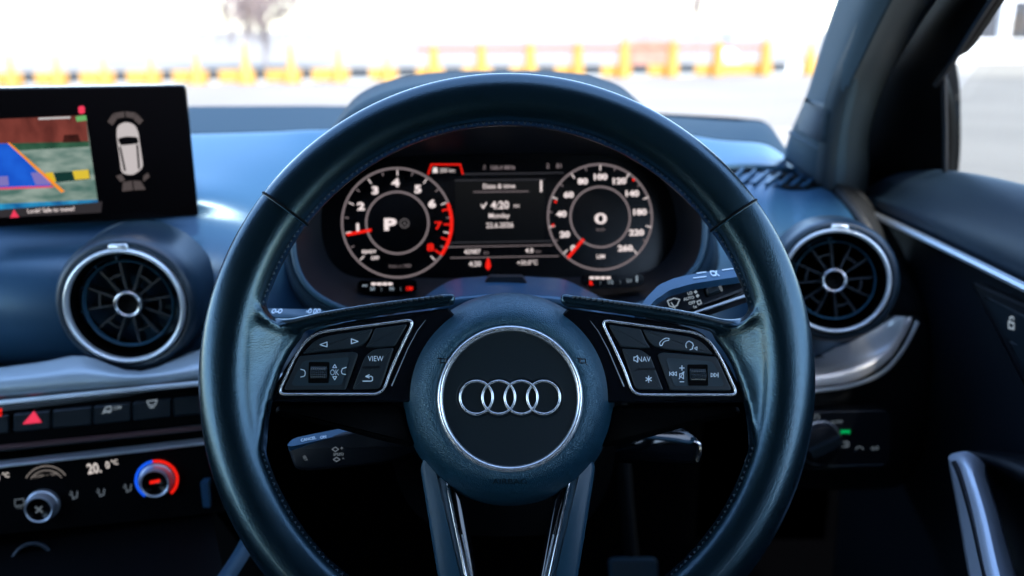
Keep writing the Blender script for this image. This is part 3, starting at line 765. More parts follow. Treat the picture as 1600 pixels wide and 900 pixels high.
# silver band on the left
lt = [[DP(x, y, d) for x, y, d in [(-520, 640, .80), (-120, 590, .80), (60, 566, .80), (130, 556, .80), (220, 580, .80), (330, 540, .82), (480, 520, .84)]],
      [DP(x, y, d) for x, y, d in [(-520, 656, .785), (-120, 606, .785), (60, 588, .785), (130, 582, .785), (220, 586, .785), (330, 570, .80), (480, 556, .83)]],
      [DP(x, y, d) for x, y, d in [(-520, 678, .785), (-120, 628, .785), (60, 612, .785), (130, 606, .785), (220, 600, .785), (330, 592, .80), (480, 580, .83)]],
      [DP(x, y, d) for x, y, d in [(-520, 684, .80), (-120, 634, .80), (60, 618, .80), (130, 611, .80), (220, 604, .80), (330, 596, .815), (480, 584, .84)]]]
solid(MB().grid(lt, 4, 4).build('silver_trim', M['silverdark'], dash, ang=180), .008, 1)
MB().tube(crom([DP(x, y, .785) for x, y in [(-120, 641), (60, 624), (220, 608), (330, 598), (450, 588)]], 4), .0025, m=8).build('trim_line', M['ringsilver'], dash)

# hood and bowl round the cluster
A_ = [(780, 117), (880, 119), (945, 131), (990, 160), (1075, 260), (1115, 370), (1110, 440), (1010, 500), (880, 510), (780, 510), (650, 515), (560, 520), (480, 480), (450, 400), (470, 300), (530, 195), (575, 146), (660, 122)]
B_ = [(780, 150), (890, 155), (970, 178), (1030, 215), (1088, 290), (1101, 370), (1078, 428), (1000, 476), (880, 492), (780, 495), (650, 500), (565, 491), (490, 457), (459, 395), (470, 290), (530, 208), (590, 175), (670, 156)]
C_ = [(780, 240), (880, 240), (960, 246), (1022, 268), (1050, 310), (1056, 370), (1030, 412), (985, 428), (880, 432), (780, 434), (650, 434), (560, 434), (520, 412), (503, 370), (505, 310), (530, 272), (590, 248), (680, 242)]
def loop(L, d, ins=1.0, c=(780, 340)):
    return crom([DP(c[0] + (x - c[0]) * ins, c[1] + (y - c[1]) * ins, dd) for (x, y), dd in zip(L, d if isinstance(d, list) else [d] * len(L))], 5, True)
top_d = lambda a, b: [b + (a - b) * max(0, min(1, (300 - y) / 150)) for x, y in B_]
mb = MB()
mb.loft([loop(A_, .90), loop([((a[0] + b[0]) / 2, (a[1] + b[1]) / 2 - 2) for a, b in zip(A_, B_)], .80), loop(B_, .735, 1.008)], False, False)
solid(mb.build('dial_hood', M['band'], dash, ang=180), .004, -1)
mb = MB(); mb.tube(loop(B_, .733), .0026, m=8, closed=True); mb.build('hood_lip', M['strut'], dash, ang=180)
mb = MB()
mb.loft([loop(B_, .735), loop([(b[0] * .5 + c[0] * .5, b[1] * .5 + c[1] * .5) for b, c in zip(B_, C_)], .775), loop(C_, .80), loop(C_, .83)], False, False)
mb.build('dial_bowl', M['dark'], dash, ang=60)
# column cover rising in front of the dials
rows = [[DP(x, y, d) for x, y, d in [(560, 520, .72), (640, 478, .72), (700, 440, .72), (740, 433, .72), (790, 431, .72), (840, 433, .72), (885, 438, .72), (950, 470, .72), (1030, 505, .72)]],
        [DP(x, y, d) for x, y, d in [(560, 530, .69), (640, 490, .69), (700, 450, .69), (740, 442, .69), (790, 440, .69), (840, 442, .69), (885, 448, .69), (950, 480, .69), (1030, 515, .69)]],
        [DP(x, y, d) for x, y, d in [(560, 545, .62), (640, 505, .62), (700, 472, .62), (740, 465, .62), (790, 462, .62), (840, 465, .62), (885, 470, .62), (950, 495, .62), (1030, 530, .62)]]]
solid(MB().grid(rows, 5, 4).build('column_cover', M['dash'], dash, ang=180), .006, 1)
MB().prism(round_poly([tuple(q) for q in [(-.017, 0), (.017, 0), (.013, .007), (-.013, .007)]], .002), [(0, 0), (0, .008)]).build('column_latch', M['dark'], dash).matrix_local = Matrix.Translation(DP(790, 442, .694)) @ Matrix.Rotation(R(90), 4, 'X')
# steering column body behind the hub
mb = MB(); cc = [(640, 500), (940, 500), (965, 620), (950, 760), (880, 830), (700, 830), (625, 760), (615, 620)]
l0 = [DP(x, y, .64) for x, y in cc]; l1 = [DP(x, y, .84) for x, y in cc]
mb.loft([crom(l0, 4, True), crom(l1, 4, True)], True, True); mb.build('column_shroud', M['black'], dash, ang=50)
# side defroster grille
dfr = [(1140, 267), (1185, 267), (1245, 273), (1284, 292), (1262, 297), (1215, 293), (1165, 287), (1130, 280)]
DG = Frame(SD.at(1215, 280, 0), (SD.at(1260, 284, 0) - SD.at(1170, 276, 0)), (SD.at(1215, 270, 0) - SD.at(1215, 290, 0)))
pl = [DG.w(SD.at(x, y, .0015)) for x, y in dfr]
mb = MB(); mb.loft([[q - Vector((0, 0, .006)) for q in pl], pl], True, True); dgr = mb.build('demister_grille', M['black'], dash, smooth=False)
dgr.matrix_local = Matrix.Translation(-do) @ DG.m
mb = MB()
for k in range(7):
    x = 1148 + k * 19; mb.tube([DG.w(SD.at(x + 12, 268 + k * 2.2, .003)), DG.w(SD.at(x - 9, 290 + k * .7, .003))], .0021, m=6)
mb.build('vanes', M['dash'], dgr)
MB().tube(crom([DG.w(SD.at(x, y, .002)) for x, y in [(1120, 265), (1150, 264), (1185, 264), (1240, 269), (1268, 280), (1288, 294)]], 5), .0035, m=8).build('frame', M['strut'], dgr)

# ------------------------------------------------------------------ instrument cluster
x6 = Vector((math.cos(R(6)), math.sin(R(6)), 0))
CF = Frame(P(780, 345, .80), x6, (0, math.sin(R(17)), math.cos(R(17))))
cl = thing('instrument_cluster', 'lit digital dials with white figures and red needles behind the steering wheel', 'instrument cluster', CF)
scr = [(500, 236, 30), (1060, 236, 30), (1062, 400, 40), (1015, 430, 20), (780, 434, 10), (540, 440, 20), (498, 400, 30)]
def cp(pts, h=0): return [tuple(CF.loc(p[0], p[1], h)[:2]) + ((p[2] * .00057,) if len(p) > 2 else ()) for p in pts]
MB().prism(round_poly(cp(scr), .01), [(0, -.012), (0, 0)]).build('screen', M['screen'], cl, smooth=False)
E1, E2, E3 = .0006, .0010, .0014
Kc = CF.sc(780, 345)[0]
def flatring(mb, cx, cy, r, w_, h, a0=0, a1=360, n=72):
    c = CF.loc(cx, cy, h); mb.lathe([((r + w_ / 2) * Kc, 0), ((r - w_ / 2) * Kc, 0)][::-1], c, n, R(a0), R(a1) if a1 - a0 < 360 else None)
def tx(parent, body, x, y, h_, m, z=E2, name='numeral', fr=CF, **kw):
    mb = MB(); mb.text(fr, body, x, y, h_, z, **kw); return mb.build(name, m, parent, smooth=False)
DL, DR = (621, 348, 84), (938, 339, 83)
dials = []
for cx, cy, r in (DL, DR):
    mb = MB(); flatring(mb, cx, cy, r, 3.0, E1); dl = mb.build('dial', M['dim'], cl, smooth=False); dials.append(dl)
    mb = MB(); flatring(mb, cx, cy, 47.5, 3.0, E1); mb.build('inner_ring', M['dim'], dl, smooth=False)
    W, D = MB(), MB()
    for k in range(17):
        a = R(225 - k * 270 / 16); big = k % 2 == 0
        r0 = r - 2; r1 = r - (10 if big else 7)
        line(W if big else D, [(cx + r0 * math.cos(a), cy - r0 * math.sin(a)), (cx + r1 * math.cos(a), cy - r1 * math.sin(a))], 1.6, E2, fr=CF)
    W.build('scale_ticks', M['wht'], dl, smooth=False); D.build('fine_ticks', M['dim'], dl, smooth=False)
d1, d2 = dials
RD = MB(); flatring(RD, DL[0], DL[1], 83, 5, E3, -38, 20)
for k in range(4):
    a = R(15 - k * 17); line(RD, [(621 + 82 * math.cos(a), 348 - 82 * math.sin(a)), (621 + 73 * math.cos(a), 348 - 73 * math.sin(a))], 2.4, E3, fr=CF)
RD.build('red_zone', M['red'], d1, smooth=False)
for s_, x, y in [('1', 559, 355), ('2', 564, 322), ('3', 586, 297), ('4', 618, 285), ('5', 653, 295), ('6', 675, 318)]: tx(d1, s_, x, y, 12, M['wht'], bold=.045, wide=1.4)
for s_, x, y in [('7', 685, 352), ('8', 672.5, 386)]: tx(d1, s_, x, y, 12, M['red'], bold=.02, wide=1.4)
for s_, x, y in [('0', 895.5, 387.5), ('20', 882.5, 366), ('40', 877, 334), ('60', 888.5, 304), ('80', 910.5, 283), ('100', 938.5, 276), ('120', 968, 282.5), ('140', 988, 302), ('180', 1000, 331), ('220', 994.5, 363), ('260', 977, 387.5)]:
    tx(d2, s_, x, y, 9, M['wht'], bold=.045, wide=1.25)
tx(d1, 'P', 610, 350, 18, M['wht'], name='gear_letter', bold=.05, wide=1.5); tx(d2, '0', 938.5, 341, 17, M['wht'], name='speed_figure', bold=.02, wide=1.7)
mb = MB(); flatring(mb, 632, 349, 6.5, 2, E2); mb.text(CF, 'A', 632, 349, 7, E2, bold=.02); mb.build('stop_start_symbol', M['dim2'], d1, smooth=False)
tx(d2, 'km/h', 938.5, 358.5, 5, M['dim'], name='unit'); tx(d2, 'LIM', 938.5, 400.5, 6.5, M['wht'], name='limiter_text', bold=.02)
tx(d1, 'READY', 577, 393, 5.2, M['wht'], name='ready_text', bold=.03); tx(d1, 'OFF', 586, 403, 5.2, M['wht'], name='off_text', bold=.03); tx(d1, '1/min x 1000', 625, 415.5, 5, M['dim'], name='unit')
for dl, q in ((d1, [(543, 366.5), (579, 359.5)]), (d2, [(888, 402), (911, 374.5)])):
    mb = MB(); line(mb, q, 4.5, E3, fr=CF); mb.build('needle', M['red'], dl, smooth=False)
for x, y in [(868, 315), (864, 352), (990, 281)]:
    mb = MB(); flatring(mb, x, y, 1.3, 1.8, E3, n=10); mb.build('red_dot', M['red'], d2, smooth=False)
mb = MB(); line(mb, [(669, 272), (674, 257), (719, 257), (723, 272)], 2.2, E2, fr=CF); rt = mb.build('range_frame', M['red'], cl, smooth=False)
tx(rt, '200 km', 699, 266, 6.5, M['wht'], name='range_figure', wide=.9)
mb = MB(); mb.prism(cp([(677, 262), (683, 262), (684, 270), (676, 270)]), [(0, E1), (0, E2)]); mb.build('fuel_symbol', M['wht'], rt, smooth=False)
tx(cl, '106.4 MHz', 786, 261.5, 6.5, M['dim'], name='radio_text', bold=.02); tx(cl, '/:', 757, 261, 7, M['dim'], name='radio_symbol', bold=.02); tx(cl, '2', 856, 259, 7, M['dim'], name='status_figure', bold=.02); tx(cl, '81', 873, 259, 7, M['dim'], name='status_figure', bold=.02)
mb = MB(); mb.prism(cp([(711, 281), (851, 280), (851, 376), (711, 378)]), [(0, E1 - .0004), (0, E1)]); cpp = mb.build('centre_panel', M['panelg'], cl, smooth=False)
for q, m_, par in (([(724, 272), (880, 270)], 'vdim', cl), ([(711, 282), (851, 280.5)], 'vdim', cpp), ([(700, 379.5), (863, 376.5)], 'vdim', cl), ([(700, 386), (863, 383)], 'dim', cl), ([(704, 403), (873, 400)], 'dim', cl), ([(740, 300), (826, 299)], 'dim', cpp)):
    mb = MB(); line(mb, q, 1.3, E2, fr=CF); mb.build('divider_line', M[m_], par, smooth=False)
tx(cpp, 'Date & time', 780, 290.5, 7.5, M['wht'], name='heading', bold=.01)
mb = MB(); line(mb, [(845.5, 283), (845.5, 299)], 3, E2, fr=CF); mb.build('scroll_bar', M['wht'], cpp, smooth=False)
tx(cpp, '4:20', 781, 320, 12, M['wht'], name='clock_time', bold=.02); tx(cpp, 'PM', 807, 322, 5, M['wht'], name='clock_suffix')
mb = MB(); line(mb, [(752, 320), (755, 325), (760, 317)], 2, E2, fr=CF); mb.build('tick_mark', M['wht'], cpp, smooth=False)
tx(cpp, 'Monday', 780, 336.5, 7.5, M['wht'], name='weekday', bold=.01); tx(cpp, '22.6.2026', 781, 351.5, 8, M['wht'], name='date', bold=.01)
tx(cl, '43987', 738, 393, 7.5, M['wht'], name='odometer', bold=.01); tx(cl, 'km', 760, 394.5, 5, M['dim'], name='unit'); tx(cl, '4.8', 827, 391, 7.5, M['wht'], name='trip_figure', bold=.01); tx(cl, 'km', 841, 392.5, 5, M['dim'], name='unit')
tx(cl, '4:20', 742, 412, 8, M['wht'], name='clock_small', bold=.01); tx(cl, '+35.0\u00b0C', 824, 410, 7, M['wht'], name='outside_temperature', bold=.01)
RD = MB(); RD.prism(round_poly(cp([(758, 417), (760, 407), (762.5, 402), (765, 407), (767, 417), (762.5, 423)]), .001), [(0, E2), (0, E3)]); RD.build('warning_light', M['red'], cl, smooth=False)
# small temperature and fuel gauges below
for gx, gy, lab, s1 in ((605, 447, 0, -1), (960, 439, 1, 1)):
    gf = Frame(P(gx, gy, .765), x6, (0, math.sin(R(17)), math.cos(R(17))))
    L = CF.w(P(gx, gy, .765))
    mb = MB(); a_ = [tuple(CF.loc(x, y, L.z)[:2]) for x, y in [(gx - 45, gy - 9), (gx + 45, gy - 11), (gx + 48, gy + 4), (gx + 30, gy + 10), (gx - 30, gy + 12), (gx - 48, gy + 4)]]
    mb.prism(round_poly(a_, .004), [(0, L.z - .02), (0, L.z)]); g_ = mb.build('sub_gauge', M['screen'], cl, smooth=False)
    z = L.z + .0006; w2, r2 = MB(), MB()
    bx = 597 if lab == 0 else 938; by = 443.5 if lab == 0 else 434
    for k in range(4): w2.prism(round_poly([tuple(CF.loc(x, y, z)[:2]) for x, y in [(bx - 17 + k * 8.6, by - 2), (bx - 9.5 + k * 8.6, by - 2), (bx - 9.5 + k * 8.6, by + 2.2), (bx - 17 + k * 8.6, by + 2.2)]], .0008), [(0, z - .0002), (0, z)])
    w3 = MB()
    if lab == 0:
        w3.text(CF, '50', 582, 451, 5.5, z, bold=.02); w3.text(CF, '90', 612, 451, 5.5, z, bold=.02); r2.text(CF, '130', 640, 450.5, 5.5, z, bold=.06)
        w3.text(CF, '|', 596, 451, 4, z); w3.text(CF, '|', 626, 451, 4, z); w3.text(CF, '~', 570, 445, 9, z, bold=.04)
    else:
        r2.text(CF, 'R', 924, 442, 6, z, bold=.08); w3.text(CF, '1/2', 954, 440.5, 5.5, z, bold=.02); w3.text(CF, '|', 938, 441, 4, z); w3.text(CF, '|', 969, 440, 4, z); w3.text(CF, '1/1', 983, 438.5, 5.5, z, bold=.02)
        w3.text(CF, '\u25ae', 995, 434, 7, z)
    w2.build('level_bar', M['wht'], g_, smooth=False); w3.build('scale_marks', M['iconlit'], g_, smooth=False); r2.build('red_mark', M['red'], g_, smooth=False)

# ------------------------------------------------------------------ air vents
def vent(cx, cy, d, rpx, yaw, pitch, label, pod_r, lift):
    nrm = Vector((math.sin(R(yaw)) * math.cos(R(pitch)), -math.cos(R(yaw)) * math.cos(R(pitch)), math.sin(R(pitch))))
    up = Vector((0, 0, 1)); x = up.cross(nrm).normalized(); y = nrm.cross(x)
    fr = Frame(P(cx, cy, d), x, y); k = d / F
    t = thing('air_vent', label, 'air vent', fr, 'round dashboard air vents')
    r = rpx * k
    MB().lathe([(r * pod_r * 1.06, -.06), (r * pod_r, -.022), (r * pod_r * .985, -.008), (r * pod_r * .95, -.003), (r * 1.1, .0015), (r * 1.03, .001), (r * 1.0, -.004)], n=96).build('housing', M['ventbody'], t, ang=80)
    mb = MB(); mb.ring((0, 0, .001), r * .96, r * .045, n=96, m=12, tz=.0045); mb.prism(round_poly([(-r * .17, r * .95), (r * .17, r * .95), (r * .15, r * 1.08), (-r * .15, r * 1.08)], .002), [(0, 0), (0, .0035), (.0008, .0045)])
    mb.build('chrome_ring', M['ringsilver'], t, ang=60)
    MB().lathe([(r * .93, .001), (r * .9, -.008), (r * .86, -.03), (r * .8, -.05), (0, -.052)], n=64).build('throat', M['black'], t, ang=50)
    zr = -.010
    mb = MB(); mb.ring((0, 0, zr), r * .745, r * .022, n=72, m=8, tz=.004)
    mb.ring((0, 0, zr - .004), r * .83, r * .014, n=30, m=8, tz=.003, a0=R(95), a1=R(205))
    for a in (100, 128, 160, 190): mb.bar((r * .75 * math.cos(R(a)), r * .75 * math.sin(R(a))), (r * .84 * math.cos(R(a)), r * .84 * math.sin(R(a))), r * .03, zr - .006, zr)
    mb.build('inner_ring', M['strut'], t, ang=60)
    for i in range(12):
        a = R(i * 30 + 8); mb = MB()
        ca, sa = math.cos(a), math.sin(a)
        mb.bar((r * .2 * ca, r * .2 * sa), (r * .74 * ca, r * .74 * sa), r * .036, zr - .014, zr - .001)
        if i % 2 == 0:
            mb.lathe([(r * .49, zr - .012), (r * .49, zr - .002), (r * .525, zr - .002), (r * .525, zr - .012)][::-1], (0, 0, 0), 8, a + R(30), a + R(60))
        mb.build('blade', M['blade'], t, ang=30)
    MB().lathe([(r * .24, zr - .014), (r * .24, zr), (r * .2, zr + .002)], n=40).build('knob', M['dark'], t)
    kb = MB().ring((0, 0, zr + .003), r * .205, r * .035, n=48, m=10, tz=.003).build('knob_ring', M['chrome'], t, ang=80)
    MB().lathe([(r * .19, zr + .0), (r * .17, zr + .003), (r * .1, zr + .002), (0, zr + .001)][::-1], n=32).build('knob_cap', M['black'], t, ang=80)
vent(196, 478, .765, 92, 5, 3, 'round air vent with chrome ring below the centre screen', 1.22, 0)
vent(1305, 439, .80, 82, -14, 12, 'round air vent with chrome ring at the door end of the dashboard', 1.2, 0)

# ------------------------------------------------------------------ centre display
x18 = Vector((math.cos(R(17)), math.sin(R(17)), 0))
TF = Frame(P(300, 235, .80), x18, (0, 0, 1))
ds = thing('centre_display', 'black tablet style screen showing a parking camera picture', 'screen', TF)
def tp(pts, h=0): return [tuple(TF.loc(p[0], p[1], h)[:2]) for p in pts]
c4 = tp([(290, 132.5), (310, 338)]); xr = (c4[0][0] + c4[1][0]) / 2; yt, yb = c4[0][1], c4[1][1]
MB().prism(round_poly([(xr - .27, yb), (xr, yb), (xr, yt), (xr - .27, yt)], .004), [(0, -.016), (0, -.0015), (.0015, 0)]).build('screen_body', M['screen'], ds, ang=30)
MB().box((xr - .135, (yt + yb) / 2, -.03), (.1, .06, .04)).build('mount', M['black'], ds)
def quad(pts, m, name, h, r=0):
    q = tp(pts, h); q = round_poly(q, r) if r else q
    return MB().prism(q, [(0, h - .0002), (0, h)]).build(name, m, pic if name != 'camera_picture' else ds, smooth=False)
e = lambda n, c, s_=.7: emis(n, c, s_)
pic = None
def proc(name, c1, c2, scale, st, stretch=(1, 1, 1)):
    m = emis(name, c1, st); t = m.node_tree; b = t.nodes['Principled BSDF']
    tc = t.nodes.new('ShaderNodeTexCoord'); mp = t.nodes.new('ShaderNodeMapping'); mp.inputs['Scale'].default_value = stretch
    n = t.nodes.new('ShaderNodeTexNoise'); n.inputs['Scale'].default_value = scale; n.inputs['Detail'].default_value = 4
    cr_ = t.nodes.new('ShaderNodeValToRGB'); cr_.color_ramp.elements[0].color = (*c1, 1); cr_.color_ramp.elements[1].color = (*c2, 1)
    cr_.color_ramp.elements[0].position = .35; cr_.color_ramp.elements[1].position = .65
    t.links.new(tc.outputs['Object'], mp.inputs[0]); t.links.new(mp.outputs[0], n.inputs[0]); t.links.new(n.outputs['Fac'], cr_.inputs[0]); t.links.new(cr_.outputs[0], b.inputs['Emission Color'])
    return m
pic = quad([(-220, 196), (134, 180), (153, 315), (-220, 336)], proc('cam_ground', (.09, .2, .17), (.38, .48, .42), 40, .8, (1, 3, 1)), 'camera_picture', .0004)
quad([(-220, 196), (134, 180), (139, 224), (-220, 232)], proc('cam_wall', (.12, .025, .02), (.28, .06, .045), 30, .8, (2, 1, 1)), 'picture_wall', .0006)
quad([(60, 184), (110, 182), (110, 185), (60, 187)], e('cam_lite', (.8, .8, .8)), 'picture_glint', .0008)
quad([(118, 182), (134, 180), (136, 188), (120, 190)], e('cam_green', (.2, .6, .2)), 'picture_leaves', .0008)
quad([(15, 224), (139, 221), (140, 229), (30, 235)], proc('cam_dg', (.015, .07, .04), (.05, .16, .09), 60, .75), 'picture_hedge', .0008)
quad([(100, 211), (122, 210), (126, 222), (98, 223)], proc('cam_dk', (.03, .006, .005), (.09, .02, .015), 60, .75), 'picture_shadow', .0009)
quad([(-220, 228), (14, 224), (82, 293), (-220, 302)], proc('cam_blue', (.005, .05, .45), (.015, .14, .75), 25, 1.0), 'picture_lane', .0009)
quad([(84, 270), (140, 266), (141, 280), (88, 285)], e('cam_kb', (.01, .06, .05), .6), 'picture_kerb', .0010)
quad([(70, 270), (82, 269), (88, 284), (80, 284)], e('cam_ky', (.9, .6, .03), .8), 'picture_kerb', .0011)
quad([(113, 267), (138, 265), (140, 279), (117, 281)], e('cam_ky2', (.9, .65, .05), .8), 'picture_kerb', .0011, .0006)
quad([(-40, 278), (12, 275), (14, 290), (-40, 293)], e('cam_lv', (.3, .25, .7), .7), 'picture_kerb', .0011)
quad([(48, 270), (68, 269), (80, 288), (56, 289)], e('cam_lv2', (.3, .25, .7), .7), 'picture_kerb', .0011)
quad([(-220, 300), (82, 290), (84, 293), (-220, 305)], e('cam_rl', (.9, .1, .2), .8), 'picture_guide', .0012)
quad([(11, 223), (15, 223), (101, 299), (96, 301)], e('cam_or', (1, .3, .02), 1), 'picture_guide', .0013)
quad([(-220, 328), (152, 312), (153, 316), (-220, 344)], proc('cam_bb', (.01, .14, .4), (.03, .4, .75), 60, .75), 'picture_bonnet', .0012)
mb = MB(); mb.text(TF, 'Look! Safe to move?', 80, 327.5, 7, .0008, rot=R(0), wide=.95, bold=.01); mb.build('message', M['wht'], ds, smooth=False)
quad2 = MB().prism(tp([(-200, 322), (160, 315), (158, 332), (-200, 350)]), [(0, .0001), (0, .0003)]).build('message_bar', emis('msgbar', (.4, .35, .4), .08), ds, smooth=False)
mb = MB(); mb.prism(tp([(22, 327), (30, 339), (16, 340)]), [(0, .0006), (0, .0009)]); mb.prism(round_poly(tp([(122, 166), (132, 165), (133, 177), (123, 178)]), .002), [(0, .0003), (0, .0006)]); mb.build('warning_mark', M['pinkred'], ds, smooth=False)
# car picture seen from above
carp = [(183, 196, 6), (196, 190, 8), (210, 194, 8), (216, 205, 5), (224, 262, 8), (208, 274, 8), (190, 271, 8), (182, 210, 6)]
q = [tuple(TF.loc(p[0], p[1], 0)[:2]) + (.004,) for p in carp]
MB().prism(round_poly(q, .004), [(0, .0002), (0, .0006)]).build('car_picture', emis('carpic', (.75, .68, .68), .75), ds, smooth=False)
MB().prism(round_poly(tp([(184, 216), (198, 213), (215, 214), (217, 224), (200, 226), (188, 227)]), .002), [(0, .0006), (0, .0009)]).build('car_glass', M['screen'], ds, smooth=False)
for g in ([(186, 229), (189, 229), (197, 266), (194, 268)], [(213, 226), (216, 226), (219, 262), (216, 265)]):
    MB().prism(tp(g), [(0, .0006), (0, .0009)]).build('car_glass', M['screen'], ds, smooth=False)
for g in ([(168, 190), (176, 178), (184, 184), (176, 196)], [(177, 177), (194, 174), (195, 183), (184, 185)], [(196, 174), (212, 176), (210, 185), (197, 183)], [(213, 177), (224, 188), (218, 195), (209, 187)],
          [(181, 275), (190, 272), (196, 282), (188, 284)], [(192, 285), (206, 282), (208, 297), (191, 299)], [(208, 282), (220, 283), (228, 296), (210, 297)], [(224, 275), (231, 270), (234, 276), (224, 284)]):
    MB().prism(tp(g), [(0, .0003), (0, .0006)]).build('sensor_mark', emis('sensor', (.5, .4, .4), .16), ds, smooth=False)

# ------------------------------------------------------------------ switch row and climate panel
x14 = Vector((math.cos(R(11)), math.sin(R(11)), 0))
SF = Frame(P(160, 650, .79), x14, (0, .15, 1))
swr = thing('switch_row', 'row of black dashboard switches with lit red hazard triangle', 'switch panel', SF)
def spx(fr, pts, h=0, r=None): return [tuple(fr.loc(p[0], p[1], h)[:2]) for p in pts]
MB().prism(spx(SF, [(-150, 660), (340, 604), (345, 656), (-150, 712)]), [(0, -.05), (0, 0)]).build('panel', M['black'], swr, ang=30)
bx = [(-70, 16), (23, 81), (84, 145), (148, 206), (209, 269), (272, 335)]
def yl(x, y0): return y0 - x * .098
for i, (a_, b_) in enumerate(bx):
    q = [(a_, yl(a_, 648)), (b_, yl(b_, 648)), (b_, yl(b_, 676)), (a_, yl(a_, 676))]
    o = round_poly(spx(SF, q), .002)
    MB().prism(o, [(0, -.002), (0, .003), (.001, .0042)]).build('switch', M['button'], swr, ang=12)
zb = .0047
mb = MB(); mb.prism(spx(SF, [(35, 663), (53, 642), (65, 660)], zb), [(0, zb - .0003), (0, zb)]); mb.build('hazard_triangle', M['pinkred'], swr, smooth=False)
mb = MB(); mb.prism(spx(SF, [(-4, 640), (3, 638), (3, 644), (-4, 645)], zb), [(0, zb - .0003), (0, zb)]); mb.prism(spx(SF, [(-4, 648), (3, 646), (2, 650), (-4, 652)], zb), [(0, zb - .0003), (0, zb)]); mb.build('red_light', M['red'], swr, smooth=False)
mb = MB(); mb.text(SF, 'OFF', 184, 637, 5.5, zb); line(mb, [(162, 643), (166, 636), (173, 635), (174, 642)], 1.6, zb, True, SF); line(mb, [(160, 646), (165, 643), (172, 645)], 1.4, zb, False, SF)
line(mb, [(230, 627), (245, 625), (243, 632), (233, 634)], 1.5, zb, True, SF); line(mb, [(234, 637), (241, 636)], 1.5, zb, False, SF); mb.build('switch_symbols', M['iconlit'], swr, smooth=False)
MB().tube([SF.loc(-150, yl(-150, 699), .0), SF.loc(345, yl(345, 699), .0)], .0022, m=6).build('lower_lip', mat('brown_lip', (.12, .06, .06), .4), swr)

KF = Frame(P(160, 760, .78), x14, (0, .15, 1))
cpn = thing('climate_panel', 'black climate control panel with temperature readout and two knobs', 'climate control', KF)
MB().prism(spx(KF, [(-150, 742), (326, 690), (350, 800), (-150, 850)]), [(0, -.06), (0, 0)]).build('panel', M['black'], cpn, ang=30)
MB().prism(spx(KF, [(-150, 742), (326, 688), (326, 693), (-150, 747)]), [(0, -.01), (0, .003), (.0006, .004)]).build('silver_edge', M['satin'], cpn, ang=30)
zk = .0005
mb = MB(); mb.text(KF, '20.', 147, 731, 16, zk, bold=.02, rot=R(4), wide=.85); mb.text(KF, '0', 168, 726, 11, zk, bold=.02, rot=R(4), wide=.9); mb.text(KF, '\u00b0C', 179, 722, 7.5, zk, bold=.02, rot=R(4)); mb.build('temperature_figures', M['temp'], cpn, smooth=False); mb = MB(); mb.text(KF, '0', -4, 746, 11, zk, bold=.02); mb.text(KF, '\u00b0C', 9, 742, 7.5, zk, bold=.02)
mb.build('temperature_figures', M['temp'], cpn, smooth=False)
mb = MB(); line(mb, arc(73, 765, 37, 38, 150, 14), 1.6, zk, False, KF); line(mb, arc(73, 765, 30, 40, 145, 14), 1.4, zk, False, KF)
mb.text(KF, 'PUSH  \u2217  OFF', 72, 742, 4.8, zk, rot=R(4)); mb.build('blower_symbol', emis('lit_blow', (.85, .75, .7), .3), cpn, smooth=False)
mb = MB()
for x, y in ((115, 775), (157, 771), (199, 764)):
    line(mb, [(x - 6, y - 3), (x - 1, y), (x - 1, y + 5)], 1.7, zk, False, KF); line(mb, [(x + 6, y - 7), (x + 5, y + 2), (x, y + 4)], 2.0, zk, False, KF); line(mb, [(x - 4, y - 7), (x - 2, y - 4)], 2.0, zk, False, KF)
line(mb, [(23, 781), (37, 779), (38, 789), (24, 791)], 1.5, zk, True, KF); mb.text(KF, 'MAX', 31, 793, 3.6, zk); mb.build('panel_symbols', M['icon2'], cpn, smooth=False)
def knob(cx, cy, rpx, lit):
    c = KF.loc(cx, cy, .0); k = KF.sc(cx, cy)[0]; r = rpx * k
    kn = MB().lathe([(r * 1.12, 0), (r * 1.1, .004), (r, .005), (r * .97, .011), (r * .88, .0135), (r * .8, .0128)], c, n=56).build('knob', M['satin'], cpn, ang=40)
    MB().lathe([(r * .81, .0127), (r * .7, .0117), (0, .0113)], c, n=40).build('knob_face', M['screen'], kn, ang=50)
    z = .0121; cc_ = KF.w(KF.m @ Vector((c.x, c.y, z)))
    if lit:
        for nm_, m_, a0, a1 in (('cold_arc', M['blue'], 98, 232), ('hot_arc', M['red'], -50, 96)):
            MB().ring((c.x, c.y, .003), r * 1.28, r * .09, n=30, m=6, a0=R(a0), a1=R(a1)).build(nm_, m_, cpn)
        q = [(c.x - r * .3, c.y - r * .02), (c.x + r * .32, c.y + r * .06), (c.x + r * .32, c.y + r * .26), (c.x - r * .3, c.y + r * .18)]
        MB().prism(q, [(0, z), (0, z + .0003)]).build('red_light', M['red'], kn, smooth=False)
        mb = MB(); mb.text(KF, 'A/C', cx + 1, cy + 5, 5, z); mb.build('knob_lettering', M['icon2'], kn, smooth=False)
    else:
        mb = MB()
        for a in (45, 135): mb.bar((c.x - r * .3 * math.cos(R(a)), c.y - r * .3 * math.sin(R(a))), (c.x + r * .3 * math.cos(R(a)), c.y + r * .3 * math.sin(R(a))), r * .12, z, z + .0003)
        mb.build('fan_symbol', M['icon2'], kn, smooth=False)
knob(246, 748, 25, True); knob(68, 788, 24, False)
